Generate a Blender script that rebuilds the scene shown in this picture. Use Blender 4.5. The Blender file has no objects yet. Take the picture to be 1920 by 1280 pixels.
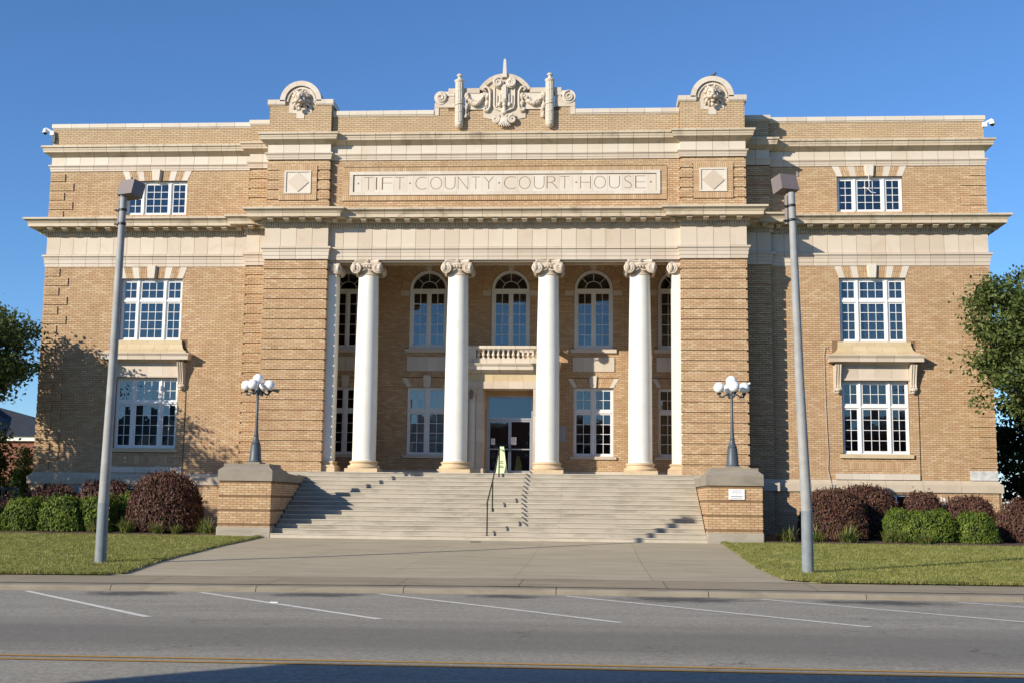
import bpy, bmesh, math, random
import numpy as np
from mathutils import Vector, Matrix

random.seed(7)
rng = np.random.default_rng(7)
PI = math.pi
scene = bpy.context.scene
C = scene.collection

# ------------------------------------------------------------------ camera, sky, sun, exposure
def setup_camera():
    f, yaw, pitch, roll = 2298.4, math.radians(3.847), math.radians(7.497), math.radians(0.639)
    fw = Vector((-math.sin(yaw)*math.cos(pitch), math.cos(yaw)*math.cos(pitch), math.sin(pitch)))
    rt = Vector((math.cos(yaw), math.sin(yaw), 0)); up = rt.cross(fw)
    rt2 = rt*math.cos(roll) + up*math.sin(roll); up2 = up*math.cos(roll) - rt*math.sin(roll)
    m = Matrix((rt2, up2, -fw)).transposed().to_4x4()
    m.translation = (3.559, -48.327, 1.65)
    cam = bpy.data.cameras.new('camera'); o = bpy.data.objects.new('camera', cam); C.objects.link(o)
    cam.sensor_width = 36; cam.sensor_fit = 'HORIZONTAL'; cam.lens = f/1920*36
    cam.clip_end = 3000; cam.clip_start = 0.1
    o.matrix_world = m; scene.camera = o
setup_camera()

SUN_TO = Vector((-1.08, -1.0, 0.60)).normalized()
w = bpy.data.worlds.new('World'); scene.world = w; w.use_nodes = True
nt = w.node_tree; bg = nt.nodes['Background']
sky = nt.nodes.new('ShaderNodeTexSky'); sky.sky_type = 'NISHITA'; sky.sun_disc = False
sky.sun_elevation = math.asin(SUN_TO.z)
sky.sun_rotation = math.atan2(SUN_TO.x, SUN_TO.y)
sky.altitude = 300; sky.air_density = 1.0; sky.dust_density = 0.0; sky.ozone_density = 8.0
nt.links.new(sky.outputs[0], bg.inputs[0]); bg.inputs[1].default_value = 0.115
sl = bpy.data.lights.new('sun', 'SUN'); sl.energy = 4.4; sl.angle = math.radians(0.42); sl.color = (1.0, 0.92, 0.79)
so = bpy.data.objects.new('sun', sl); C.objects.link(so)
so.rotation_euler = (-SUN_TO).to_track_quat('-Z', 'Y').to_euler(); so.location = (-40, -60, 60)
vs = scene.view_settings; vs.view_transform = 'Standard'; vs.look = 'None'; vs.gamma = 1; vs.use_curve_mapping = False
vs.exposure = 0.48

# ------------------------------------------------------------------ materials
class NT:
    def __init__(s, name):
        s.m = bpy.data.materials.new(name); s.m.use_nodes = True; s.t = s.m.node_tree
        s.b = s.t.nodes['Principled BSDF']; s.out = s.t.nodes['Material Output']
    def n(s, typ, **kw):
        nd = s.t.nodes.new('ShaderNode'+typ)
        for k, v in kw.items():
            if k.startswith('i_'):
                key = k[2:]; key = int(key) if key.isdigit() else key.replace('_', ' ')
                nd.inputs[key].default_value = v
            else: setattr(nd, k, v)
        return nd
    def l(s, a, b): s.t.links.new(a, b)
    def ramp(s, fac, stops):
        r = s.n('ValToRGB'); e = r.color_ramp.elements
        while len(e) < len(stops): e.new(0.5)
        for el, (p, c) in zip(e, stops): el.position = p; el.color = (*c, 1)
        s.l(fac, r.inputs[0]); return r.outputs[0]
    def noise(s, scale, detail=3, rough=.6, vec=None, dist=0):
        nd = s.n('TexNoise'); nd.inputs['Scale'].default_value = scale; nd.inputs['Detail'].default_value = detail
        nd.inputs['Roughness'].default_value = rough; nd.inputs['Distortion'].default_value = dist
        if vec is None: vec = s.pos()
        s.l(vec, nd.inputs['Vector']); return nd.outputs['Fac']
    def pos(s):
        if not hasattr(s, '_p'): s._p = s.n('NewGeometry')
        return s._p.outputs['Position']
    def island(s):
        s.pos(); oi = s.n('ObjectInfo'); a = s.n('Math', operation='ADD')
        s.l(s._p.outputs['Random Per Island'], a.inputs[0]); s.l(oi.outputs['Random'], a.inputs[1])
        fr = s.n('Math', operation='FRACT'); s.l(a.outputs[0], fr.inputs[0]); return fr.outputs[0]
    def mix(s, fac, a, b, mode='MIX'):
        nd = s.n('Mix', data_type='RGBA', blend_type=mode)
        for sock, v in ((nd.inputs[0], fac), (nd.inputs[6], a), (nd.inputs[7], b)):
            if isinstance(v, (int, float)): sock.default_value = v
            elif isinstance(v, tuple): sock.default_value = (*v, 1)
            else: s.l(v, sock)
        return nd.outputs[2]
    def maprange(s, v, a, b, c=0., d=1.):
        nd = s.n('MapRange'); nd.inputs[1].default_value = a; nd.inputs[2].default_value = b
        nd.inputs[3].default_value = c; nd.inputs[4].default_value = d; s.l(v, nd.inputs[0]); return nd.outputs[0]
    def math(s, op, a, b=None):
        nd = s.n('Math', operation=op)
        for i, v in enumerate((a, b)):
            if v is None: continue
            if isinstance(v, (int, float)): nd.inputs[i].default_value = v
            else: s.l(v, nd.inputs[i])
        return nd.outputs[0]
    def bump(s, h, strength=.3, dist=.01):
        b = s.n('Bump'); b.inputs['Strength'].default_value = strength; b.inputs['Distance'].default_value = dist
        s.l(h, b.inputs['Height']); s.l(b.outputs[0], s.b.inputs['Normal'])
    def fin(s, col=None, rough=.7, spec=.3, metal=0.):
        if col is not None:
            if isinstance(col, tuple): s.b.inputs['Base Color'].default_value = (*col, 1)
            else: s.l(col, s.b.inputs['Base Color'])
        if isinstance(rough, (int, float)): s.b.inputs['Roughness'].default_value = rough
        else: s.l(rough, s.b.inputs['Roughness'])
        s.b.inputs['Specular IOR Level'].default_value = spec; s.b.inputs['Metallic'].default_value = metal
        return s.m

M = {}
def mat_brick(name, cols, noise_dark=.8):
    t = NT(name); isl = t.island()
    c = t.ramp(isl, [(i/(len(cols)-1), k) for i, k in enumerate(cols)])
    big = t.noise(.35, 4, .6); c = t.mix(t.maprange(big, .35, .7, 0, .35), c, tuple(x*.78 for x in cols[0]))
    mp = t.n('Mapping'); t.l(t.pos(), mp.inputs[0]); mp.inputs['Scale'].default_value = (2.2, 2.2, .3)
    st_ = t.noise(1.0, 5, .7, vec=mp.outputs[0]); c = t.mix(t.maprange(st_, .5, .78, 0, .38), c, tuple(x*.62 for x in cols[0]))
    fine = t.noise(60, 2); c = t.mix(t.maprange(fine, .3, .7, 0, .3), c, tuple(x*noise_dark for x in cols[-1]))
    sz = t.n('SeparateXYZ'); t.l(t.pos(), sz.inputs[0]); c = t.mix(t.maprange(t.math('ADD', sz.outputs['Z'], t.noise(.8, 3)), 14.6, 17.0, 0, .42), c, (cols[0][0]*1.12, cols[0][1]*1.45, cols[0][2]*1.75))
    t.bump(t.noise(90, 2), .25, .003); return t.fin(c, .85, .2)
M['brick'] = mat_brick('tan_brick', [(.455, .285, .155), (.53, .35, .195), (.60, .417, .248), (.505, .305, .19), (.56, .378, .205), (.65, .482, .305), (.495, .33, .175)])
t = NT('mortar'); c = t.mix(t.maprange(t.noise(2.5, 4), .3, .7), (.18, .11, .06), (.245, .158, .092)); M['mortar'] = t.fin(c, .95, .1)

def mat_terra(name, a, b, stain=(.42, .30, .17), rough=.5, amount=.28):
    t = NT(name); isl = t.island(); c = t.mix(isl, a, b)
    n = t.noise(1.3, 5, .65, dist=.6); c = t.mix(t.maprange(n, .52, .78, 0, amount*1.6), c, stain)
    n2 = t.noise(14, 4, .7); c = t.mix(t.maprange(n2, .35, .75, 0, amount), c, tuple(x*.8 for x in b))
    t.bump(n2, .12, .004); return t.fin(c, rough, .35)
M['terra'] = mat_terra('cream_terracotta', (.54, .44, .335), (.63, .54, .43))
M['terra_y'] = mat_terra('yellowed_terracotta', (.55, .42, .24), (.60, .48, .30), amount=.45)
M['terra_s'] = mat_terra('stained_cornice_terracotta', (.53, .425, .295), (.61, .51, .375), stain=(.13, .095, .055), amount=.55)
M['terra_p'] = mat_terra('pale_terracotta', (.585, .50, .395), (.665, .595, .495), amount=.22)
def plain(name, col, rough=.6, spec=.3, metal=0., var=.12, scale=3., bump=0.):
    t = NT(name); n = t.noise(scale, 4, .65); c = t.mix(t.maprange(n, .3, .7), col, tuple(x*(1-var) for x in col))
    if bump: t.bump(t.noise(scale*20, 3), bump, .004)
    return t.fin(c, rough, spec, metal)
M['white'] = plain('white_paint', (.78, .76, .70), .45, .4, var=.07)
M['winwhite'] = plain('window_paint', (.80, .79, .76), .5, .35, var=.1, scale=6)
M['column'] = plain('column_paint', (.82, .79, .70), .55, .3, var=.10, scale=1.6, bump=.08)
M['colbase'] = plain('column_base_stone', (.66, .50, .31), .6, .3, var=.18)
M['dark_in'] = plain('interior_plaster', (.13, .12, .11), .9, .1)
M['blind'] = plain('window_blind', (.66, .67, .64), .8, .2)
M['blindg'] = plain('grey_blind', (.15, .165, .17), .8, .2, var=.3, scale=1.5)
M['lime'] = plain('limestone', (.55, .46, .345), .75, .2, var=.16, scale=1.6, bump=.2)
M['ceil'] = plain('porch_ceiling', (.62, .56, .46), .7, .2)
M['roof'] = plain('flat_roof', (.2, .19, .18), .9, .1)
M['greymetal'] = plain('painted_grey_iron', (.078, .095, .11), .45, .4, var=.2)
M['darkmetal'] = plain('dark_bronze_metal', (.022, .018, .015), .45, .4)
M['galv'] = plain('galvanised_steel', (.36, .36, .345), .6, .3, 0., var=.28, scale=2.5)
M['galvd'] = plain('repainted_steel', (.24, .27, .285), .6, .3, 0., var=.25, scale=4)
M['headbrown'] = plain('floodlight_housing', (.205, .165, .155), .5, .35, var=.12)
M['alu'] = plain('anodised_aluminium', (.42, .43, .45), .4, .5, .5)
M['marble'] = plain('marble', (.70, .70, .66), .4, .4, var=.4, scale=5)
M['paper'] = plain('sign_white', (.82, .81, .82), .5, .3, var=.03)
M['ink'] = plain('sign_ink', (.30, .30, .31), .6, .2)
M['inkdark'] = plain('sign_black_ink', (.03, .035, .02), .6, .2)
M['signgrey'] = plain('notice_grey', (.36, .37, .38), .6, .2)
M['lime_sign'] = plain('pale_green_plastic', (.68, .80, .44), .45, .4, var=.06)
M['bark'] = plain('bark', (.09, .068, .05), .9, .1, var=.4, scale=9, bump=.5)
M['pigeon'] = plain('pigeon_feathers', (.12, .12, .13), .7, .2, var=.6, scale=14)
M['camwhite'] = plain('camera_plastic', (.8, .8, .79), .35, .4, var=.03)
M['black'] = plain('black_plastic', (.012, .012, .013), .3, .4)
M['redbrick'] = mat_brick('red_brick', [(.26, .105, .07), (.32, .14, .09), (.29, .12, .085)])
M['slate'] = plain('grey_slate', (.055, .06, .068), .7, .2, var=.3)
M['cable'] = plain('wire_and_shadow_line', (.05, .045, .04), .6, .3)  # overhead wires, and the shadow lines painted beside the wing windows
M['cablew'] = plain('pale_cable', (.45, .40, .33), .6, .3)

t = NT('white_globe'); t.b.inputs['Subsurface Weight'].default_value = 0.
M['globe'] = t.fin((.86, .86, .87), .28, .45)

t = NT('window_glass')
tr = t.n('BsdfTransparent'); tr.inputs[0].default_value = (.76, .80, .81, 1)
gl = t.n('BsdfGlossy'); gl.inputs['Roughness'].default_value = .015; gl.inputs[0].default_value = (1, 1, 1, 1)
fr = t.n('Fresnel'); fr.inputs[0].default_value = 1.52
wav = t.n('Bump'); wav.inputs['Strength'].default_value = .05; wav.inputs['Distance'].default_value = .02
t.l(t.noise(2.2, 2), wav.inputs['Height']); t.l(wav.outputs[0], gl.inputs['Normal'])
mx = t.n('MixShader'); t.l(t.maprange(fr.outputs[0], 0, 1, .04, 1.0), mx.inputs[0]); t.l(tr.outputs[0], mx.inputs[1]); t.l(gl.outputs[0], mx.inputs[2])
t.l(mx.outputs[0], t.out.inputs[0]); M['glass'] = t.m

def mat_concrete(name, a, b, stain, rough=.85, sc=1.):
    t = NT(name); c = t.mix(t.maprange(t.noise(.6*sc, 5, .6), .3, .7), a, b)
    isl = t.island(); c = t.mix(t.math('MULTIPLY', isl, .3), c, tuple(x*.86 for x in a))
    sp = t.n('Mapping'); t.l(t.pos(), sp.inputs[0]); sp.inputs['Scale'].default_value = (.35, 1.6, 1.2)
    n = t.noise(1.4*sc, 6, .7, vec=sp.outputs[0], dist=.8); c = t.mix(t.maprange(n, .46, .76, 0, .85), c, stain)
    f = t.noise(40, 4, .7); c = t.mix(t.maprange(f, .3, .75, 0, .35), c, tuple(x*.7 for x in b))
    t.bump(f, .25, .006); return t.fin(c, rough, .2)
M['concrete'] = mat_concrete('apron_concrete', (.43, .365, .252), (.51, .438, .308), (.27, .222, .15))
M['walk'] = mat_concrete('sidewalk_concrete', (.32, .262, .178), (.39, .322, .222), (.20, .16, .105))
M['kerb'] = mat_concrete('kerb_concrete', (.26, .225, .17), (.33, .285, .215), (.15, .125, .095), sc=2)
M['steps'] = mat_concrete('step_concrete', (.40, .35, .27), (.50, .445, .355), (.155, .132, .10), sc=1.3)
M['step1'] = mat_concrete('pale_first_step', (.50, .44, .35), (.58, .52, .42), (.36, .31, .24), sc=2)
M['capstone'] = mat_concrete('weathered_capstone', (.27, .235, .185), (.35, .305, .24), (.15, .128, .1), sc=1.6)
M['basestone'] = mat_concrete('pedestal_base_stone', (.36, .315, .25), (.43, .38, .305), (.22, .19, .15), sc=1.6)

def mat_asphalt():
    t = NT('asphalt'); f = t.noise(32, 4, .85); g = t.noise(.45, 5, .65)
    c = t.mix(t.maprange(g, .3, .7), (.258, .232, .182), (.323, .29, .23))
    v = t.n('TexVoronoi'); v.inputs['Scale'].default_value = 26; t.l(t.pos(), v.inputs['Vector'])
    c = t.mix(t.maprange(v.outputs['Color'], .2, .95, 0, .8), c, (.47, .43, .35))
    c = t.mix(t.maprange(f, .45, .8, 0, .7), c, (.085, .08, .073))
    # wheel tracks: polished darker lane strips along x
    sx = t.n('SeparateXYZ'); t.l(t.pos(), sx.inputs[0]); y = sx.outputs['Y']
    wob = t.math('ADD', y, t.math('MULTIPLY', t.noise(.25, 3), .9))
    d = t.math('ABSOLUTE', t.math('ADD', wob, 32.4)); c = t.mix(t.maprange(d, .9, 2.1, .62, 0), c, (.15, .136, .112))
    sm = t.n('Mapping'); t.l(t.pos(), sm.inputs[0]); sm.inputs['Scale'].default_value = (.12, 1.4, 1); c = t.mix(t.maprange(t.noise(1.3, 5, .7, vec=sm.outputs[0]), .45, .75, 0, .4), c, (.16, .147, .125))
    # seam dirt strip
    d2 = t.math('ABSOLUTE', t.math('ADD', wob, 30.35)); c = t.mix(t.maprange(d2, .05, .55, .45, 0), c, (.22, .19, .145))
    # oil stains by the kerb, each with a ragged outline
    for (px, py, rx, ry) in ((-5.2, -25.15, 1.0, .75), (-1.6, -25.1, 1.1, .7), (2.0, -25.1, .9, .6), (5.2, -25.2, 1.4, .8), (8.9, -25.2, 1.4, .75), (-8.8, -25.3, 1.0, .6)):
        mp = t.n('Mapping'); mp.inputs['Location'].default_value = (-px/rx, -py/ry, 0); mp.inputs['Scale'].default_value = (1/rx, 1/ry, 0); t.l(t.pos(), mp.inputs[0])
        ln = t.n('VectorMath', operation='LENGTH'); t.l(mp.outputs[0], ln.inputs[0])
        dd = t.math('ADD', ln.outputs['Value'], t.math('MULTIPLY', t.math('SUBTRACT', t.noise(2.6, 5, .75), .5), 2.2))
        c = t.mix(t.maprange(dd, .45, 1.05, .75, 0), c, (.035, .034, .033))
    # cracks
    vc = t.n('TexVoronoi', feature='DISTANCE_TO_EDGE'); vc.inputs['Scale'].default_value = .3
    wv = t.n('VectorMath', operation='ADD'); t.l(t.pos(), wv.inputs[0])
    nz = t.n('TexNoise'); nz.inputs['Scale'].default_value = 1.6; nz.inputs['Detail'].default_value = 5; t.l(t.pos(), nz.inputs['Vector'])
    sc = t.n('VectorMath', operation='SCALE'); sc.inputs['Scale'].default_value = 1.4; t.l(nz.outputs['Color'], sc.inputs[0]); t.l(sc.outputs[0], wv.inputs[1]); t.l(wv.outputs[0], vc.inputs['Vector'])
    k = t.math('MULTIPLY', t.maprange(vc.outputs['Distance'], .0, .006, .8, 0), t.maprange(t.noise(.35, 2), .5, .6))
    c = t.mix(k, c, (.04, .038, .035))
    t.bump(f, .6, .006); return t.fin(c, .85, .25)
M['asphalt'] = mat_asphalt()
def mat_paint(name, col, worn):
    t = NT(name); n = t.noise(9, 6, .8); n2 = t.noise(60, 3, .7)
    c = t.mix(t.maprange(t.math('ADD', n, t.math('MULTIPLY', n2, .5)), .78, .98), col, worn); return t.fin(c, .75, .25)
M['pwhite'] = mat_paint('worn_white_road_paint', (.74, .70, .61), (.24, .23, .22))
M['pyellow'] = mat_paint('worn_yellow_road_paint', (.50, .27, .055), (.22, .17, .11))

def mat_leaf(name, cols, trans=.25, rough=.5):
    t = NT(name); c = t.ramp(t.island(), [(i/(len(cols)-1), k) for i, k in enumerate(cols)])
    c = t.mix(t.maprange(t.noise(3.2, 3, .6), .38, .66, 0, .6), c, tuple(x*.45 for x in cols[0])); c = t.mix(t.maprange(t.noise(1.9, 2), .5, .72, 0, .6), c, tuple(min(1, x*1.25) for x in cols[min(2, len(cols)-1)]))
    d = t.n('BsdfTranslucent'); t.l(c, d.inputs[0]); t.fin(c, rough, .18)
    mx = t.n('MixShader'); mx.inputs[0].default_value = trans; t.l(t.b.outputs[0], mx.inputs[1]); t.l(d.outputs[0], mx.inputs[2]); t.l(mx.outputs[0], t.out.inputs[0])
    return t.m
M['leaf'] = mat_leaf('tree_leaf', [(.06, .095, .022), (.10, .145, .034), (.16, .195, .055), (.075, .11, .028), (.19, .19, .07)])
M['leafd'] = mat_leaf('dark_tree_leaf', [(.022, .036, .012), (.04, .06, .016), (.055, .075, .022)])
M['box'] = mat_leaf('boxwood_leaf', [(.06, .10, .014), (.11, .165, .022), (.18, .235, .034), (.075, .12, .017)], .22, .5)
M['burg'] = mat_leaf('burgundy_leaf', [(.085, .032, .028), (.125, .052, .038), (.16, .085, .05), (.10, .038, .036), (.085, .075, .03)], .15, .5)
M['lilyblade'] = mat_leaf('strap_leaf', [(.10, .15, .03), (.16, .20, .045), (.24, .23, .07), (.07, .12, .025)], .25, .5)
M['litter'] = mat_leaf('dead_leaf', [(.16, .085, .045), (.24, .14, .075), (.11, .06, .035), (.30, .20, .11)], .1, .7)
M['cypress'] = mat_leaf('cypress_leaf', [(.05, .10, .03), (.08, .14, .04)], .15)
M['twig'] = plain('dark_shrub_core', (.03, .024, .017), .95, .05)  # dark tone of the solid shrub core
def mat_grass(name, a, b, dry):
    t = NT(name); n = t.noise(.7, 5, .7); c = t.mix(t.maprange(n, .3, .7), a, b)
    n2 = t.noise(3.5, 5, .75); c = t.mix(t.maprange(n2, .48, .75, 0, .6), c, dry)
    n3 = t.noise(45, 3, .8); c = t.mix(t.maprange(n3, .35, .7, 0, .5), c, tuple(x*.55 for x in a)); t.bump(n3, .7, .02)
    return t.fin(c, .9, .1)
M['lawn'] = mat_grass('lawn_turf', (.20, .222, .05), (.275, .282, .08), (.37, .315, .135))
M['blade'] = mat_leaf('grass_blade', [(.21, .245, .05), (.295, .31, .08), (.40, .355, .14), (.17, .21, .045)], .3, .6)
t = NT('mulch'); c = t.mix(t.maprange(t.noise(18, 5, .8), .3, .7), (.07, .045, .03), (.17, .12, .085)); t.bump(t.noise(30, 4), .8, .03); M['mulch'] = t.fin(c, .95, .1)

# ------------------------------------------------------------------ mesh helpers
class MB:
    def __init__(s): s.v = []; s.f = []
    def add(s, vs, fs):
        k = len(s.v); s.v += [tuple(p) for p in vs]; s.f += [tuple(i+k for i in f) for f in fs]; return s
    def box(s, x0, x1, y0, y1, z0, z1):
        if x0 > x1: x0, x1 = x1, x0
        return s.add([(x0,y0,z0),(x1,y0,z0),(x1,y1,z0),(x0,y1,z0),(x0,y0,z1),(x1,y0,z1),(x1,y1,z1),(x0,y1,z1)],
                     [(0,3,2,1),(4,5,6,7),(0,1,5,4),(1,2,6,5),(2,3,7,6),(3,0,4,7)])
    def prism(s, poly, y0, y1):            # poly in (x,z), counter-clockwise seen from -y
        n = len(poly)
        vs = [(x, y0, z) for x, z in poly]+[(x, y1, z) for x, z in poly]
        fs = [tuple(range(n)), tuple(range(2*n-1, n-1, -1))]+[(i, i+n, (i+1) % n+n, (i+1) % n) for i in range(n)]
        return s.add(vs, fs)
    def prismx(s, poly, x0, x1):           # poly in (y,z)
        n = len(poly); vs = [(x0, y, z) for y, z in poly]+[(x1, y, z) for y, z in poly]
        fs = [tuple(range(n-1, -1, -1)), tuple(range(n, 2*n))]+[((i+1) % n, (i+1) % n+n, i+n, i) for i in range(n)]
        return s.add(vs, fs)
    def prismz(s, poly, z0, z1):
        n = len(poly); vs = [(x, y, z0) for x, y in poly]+[(x, y, z1) for x, y in poly]
        fs = [tuple(range(n-1, -1, -1)), tuple(range(n, 2*n))]+[(i, (i+1) % n, (i+1) % n+n, i+n) for i in range(n)]
        return s.add(vs, fs)
    def lathe(s, prof, cx=0, cy=0, seg=24, cap=True, sq=False):
        vs = []; fs = []; n = len(prof)
        for r, z in prof:
            for k in range(seg):
                a = 2*PI*k/seg+(PI/4 if sq else 0); q = r*(math.sqrt(2) if sq else 1)
                vs.append((cx+q*math.cos(a), cy+q*math.sin(a), z))
        for i in range(n-1):
            for k in range(seg): fs.append((i*seg+k, i*seg+(k+1) % seg, (i+1)*seg+(k+1) % seg, (i+1)*seg+k))
        if cap: fs += [tuple(range(seg-1, -1, -1)), tuple((n-1)*seg+k for k in range(seg))]
        return s.add(vs, fs)
    def tube(s, pts, rad, seg=8, cap=True):
        pts = [Vector(p) for p in pts]; n = len(pts); vs = []; fs = []
        rad = rad if isinstance(rad, (list, tuple)) else [rad]*n
        d0 = (pts[1]-pts[0]).normalized(); u = d0.orthogonal().normalized()
        for i, p in enumerate(pts):
            d = ((pts[min(i+1, n-1)]-pts[max(i-1, 0)])).normalized()
            u = (u-d*u.dot(d)).normalized(); v = d.cross(u)
            for k in range(seg):
                a = 2*PI*k/seg; vs.append(p+(u*math.cos(a)+v*math.sin(a))*rad[i])
        for i in range(n-1):
            for k in range(seg): fs.append((i*seg+k, i*seg+(k+1) % seg, (i+1)*seg+(k+1) % seg, (i+1)*seg+k))
        if cap: fs += [tuple(range(seg-1, -1, -1)), tuple((n-1)*seg+k for k in range(seg))]
        return s.add(vs, fs)
    def ball(s, c, r, seg=12, rings=8):
        r = r if isinstance(r, tuple) else (r, r, r); vs = [(c[0], c[1], c[2]-r[2])]; fs = []
        for i in range(1, rings):
            th = PI*i/rings
            for k in range(seg):
                a = 2*PI*k/seg; vs.append((c[0]+r[0]*math.sin(th)*math.cos(a), c[1]+r[1]*math.sin(th)*math.sin(a), c[2]-r[2]*math.cos(th)))
        vs.append((c[0], c[1], c[2]+r[2])); L = len(vs)-1
        for k in range(seg):
            fs.append((0, 1+(k+1) % seg, 1+k)); fs.append((L, L-seg+k, L-seg+(k+1) % seg))
        for i in range(rings-2):
            for k in range(seg): a = 1+i*seg; fs.append((a+k, a+(k+1) % seg, a+seg+(k+1) % seg, a+seg+k))
        return s.add(vs, fs)
    def xform(s, m):
        s.v = [tuple(m @ Vector(p)) for p in s.v]; return s
    def build(s, name, mat, parent=None, smooth=False, **kw):
        me = bpy.data.meshes.new(name); me.from_pydata(s.v, [], s.f); me.update()
        return link(name, me, mat, parent, smooth, **kw)
def link(name, me, mat, parent=None, smooth=False, loc=None, kind=None, angle=None):
    o = bpy.data.objects.new(name, me); C.objects.link(o)
    if mat is not None and len(me.materials) == 0: me.materials.append(M[mat] if isinstance(mat, str) else mat)
    if parent is not None: o.parent = parent
    if smooth:
        me.polygons.foreach_set('use_smooth', [True]*len(me.polygons))
        if angle: me.set_sharp_from_angle(angle=math.radians(angle))
    if loc is not None: o.location = loc
    if kind: o['kind'] = kind
    return o
def thing(name, label, cat, loc=(0, 0, 0), rotz=0, group=None):
    o = bpy.data.objects.new(name, None); C.objects.link(o); o.location = loc; o.rotation_euler = (0, 0, rotz)
    o.empty_display_size = .2; o['label'] = label; o['category'] = cat
    if group: o['group'] = group
    return o
def tag(o, label, cat, group=None):
    o['label'] = label; o['category'] = cat
    if group: o['group'] = group
    return o
def dup(root, loc, rotz, label):
    r = root.copy(); C.objects.link(r); r.location = loc; r.rotation_euler = (0, 0, rotz); r['label'] = label
    for ch in list(root.children):
        c = ch.copy(); C.objects.link(c); c.parent = r
        for g in list(ch.children):
            d = g.copy(); C.objects.link(d); d.parent = c
    return r
def np_mesh(name, verts, quads):
    me = bpy.data.meshes.new(name); nq, k = quads.shape
    me.vertices.add(len(verts)); me.vertices.foreach_set('co', np.ascontiguousarray(verts, dtype=np.float32).ravel())
    me.loops.add(nq*k); me.loops.foreach_set('vertex_index', quads.astype(np.int32).ravel())
    me.polygons.add(nq); me.polygons.foreach_set('loop_start', np.arange(0, nq*k, k, dtype=np.int32))
    me.update(calc_edges=True); me.shade_flat(); return me
UNIT = MB().box(-.5, .5, -.5, .5, -.5, .5)
def unit_mesh(name, mat, bev=0):
    me = bpy.data.meshes.new(name); me.from_pydata(UNIT.v, [], UNIT.f); me.materials.append(M[mat]); return me
def bevelled(x0, x1, y0, y1, z0, z1, b, name, mat, parent, segs=2):
    bm = bmesh.new(); m = MB().box(x0, x1, y0, y1, z0, z1); vs = [bm.verts.new(p) for p in m.v]
    for f in m.f: bm.faces.new([vs[i] for i in f])
    bmesh.ops.bevel(bm, geom=bm.edges[:], offset=b, segments=segs, affect='EDGES', profile=.5)
    me = bpy.data.meshes.new(name); bm.to_mesh(me); bm.free(); return link(name, me, mat, parent)

# ------------------------------------------------------------------ ground, road, pavements
def lerp(v, xs, ys): return float(np.interp(v, xs, ys))
def dip(x): return -.065*min(max((2-x)/9, 0), 1.4)
GY = [-26, -24.4, -22.2, -19, -15, -11, -7.2, 0, 60]; GZ = [.03, .03, .075, .11, .17, .28, .41, .5, .5]
def gz(y): return lerp(y, GY, GZ)
def rz(x, y): return lerp(y, [-46, -36, -31, -24.4], [-.08, 0, -.03, -.08])+dip(x)*lerp(y, [-38, -30], [0, 1])
def fz(x, y): return gz(y)+dip(x)*lerp(y, [-22.5, -19], [1, 0])
def sheet(name, xs, ys, zf, mat, parent=None, kind='structure', thick=0):
    v = [(x, y, zf(x, y)) for y in ys for x in xs]; n = len(xs)
    f = [(j*n+i, j*n+i+1, (j+1)*n+i+1, (j+1)*n+i) for j in range(len(ys)-1) for i in range(n-1)]
    me = bpy.data.meshes.new(name); me.from_pydata(v, [], f); me.update()
    return link(name, me, mat, parent, True, kind=kind)
fr_ = lambda a, b, s: list(np.arange(a, b+1e-6, s))
sheet('ground', fr_(-800, 800, 100), fr_(-800, 1200, 100), lambda x, y: -.4, 'lawn')
road = sheet('road', [-300, -100, -40, -20]+fr_(-16, 20, 2)+[40, 100, 300], [-46, -42]+fr_(-38, -24.4, .85), rz, 'asphalt')
sheet('opposite_pavement', [-300, -60, 0, 60, 300], [-50.45, -46.3, -46.25, -46.0], lambda x, y: .06 if y < -46.2 else -.2, 'walk')
# lawn sheets either side of the apron, with real turf thickness at the edge
AL = [(-6.95, -22.35), (-6.75, -21.9), (-6.95, -20.4), (-7.5, -16.3), (-7.78, -11.8), (-7.72, -8.4), (-7.7, -7.2)]
AR = [(8.3, -22.3), (7.75, -21.6), (7.72, -18.1), (7.86, -13), (7.92, -7.4), (7.92, -7.2)]
def edge_x(pts, y): return lerp(y, [p[1] for p in pts], [p[0] for p in pts])
def lawn(name, side):
    ys = [-22.2, -22.0, -21.5, -21]+fr_(-20, -7, .8)+[-4, 0, 6, 20, 60]; v = []; f = []; n = 26
    for y in ys:
        if side < 0: x1 = edge_x(AL, y) if y < -7 else -7.0; x0 = -90
        else: x0 = edge_x(AR, y) if y < -7 else 7.0; x1 = 90
        for i in range(n):
            u = i/(n-1); x = (x1-(x1-x0)*u**2.2) if side < 0 else (x0+(x1-x0)*u**2.2)
            z = fz(x, y)+.045*(1 if u > 0 else .15)+.012*math.sin(x*1.7+y)+.01*math.sin(y*2.3-x*.6)
            if y < -22.1: z = fz(x, y)+.004
            v.append((x, y, z))
    for j in range(len(ys)-1):
        for i in range(n-1):
            q = (j*n+i, j*n+i+1, (j+1)*n+i+1, (j+1)*n+i); f.append(q if side > 0 else q[::-1])
    me = bpy.data.meshes.new(name); me.from_pydata(v, [], f); me.update(); return link(name, me, 'lawn', None, True, kind='structure')
lawn('lawn_left', -1); lawn('lawn_right', 1)
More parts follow.
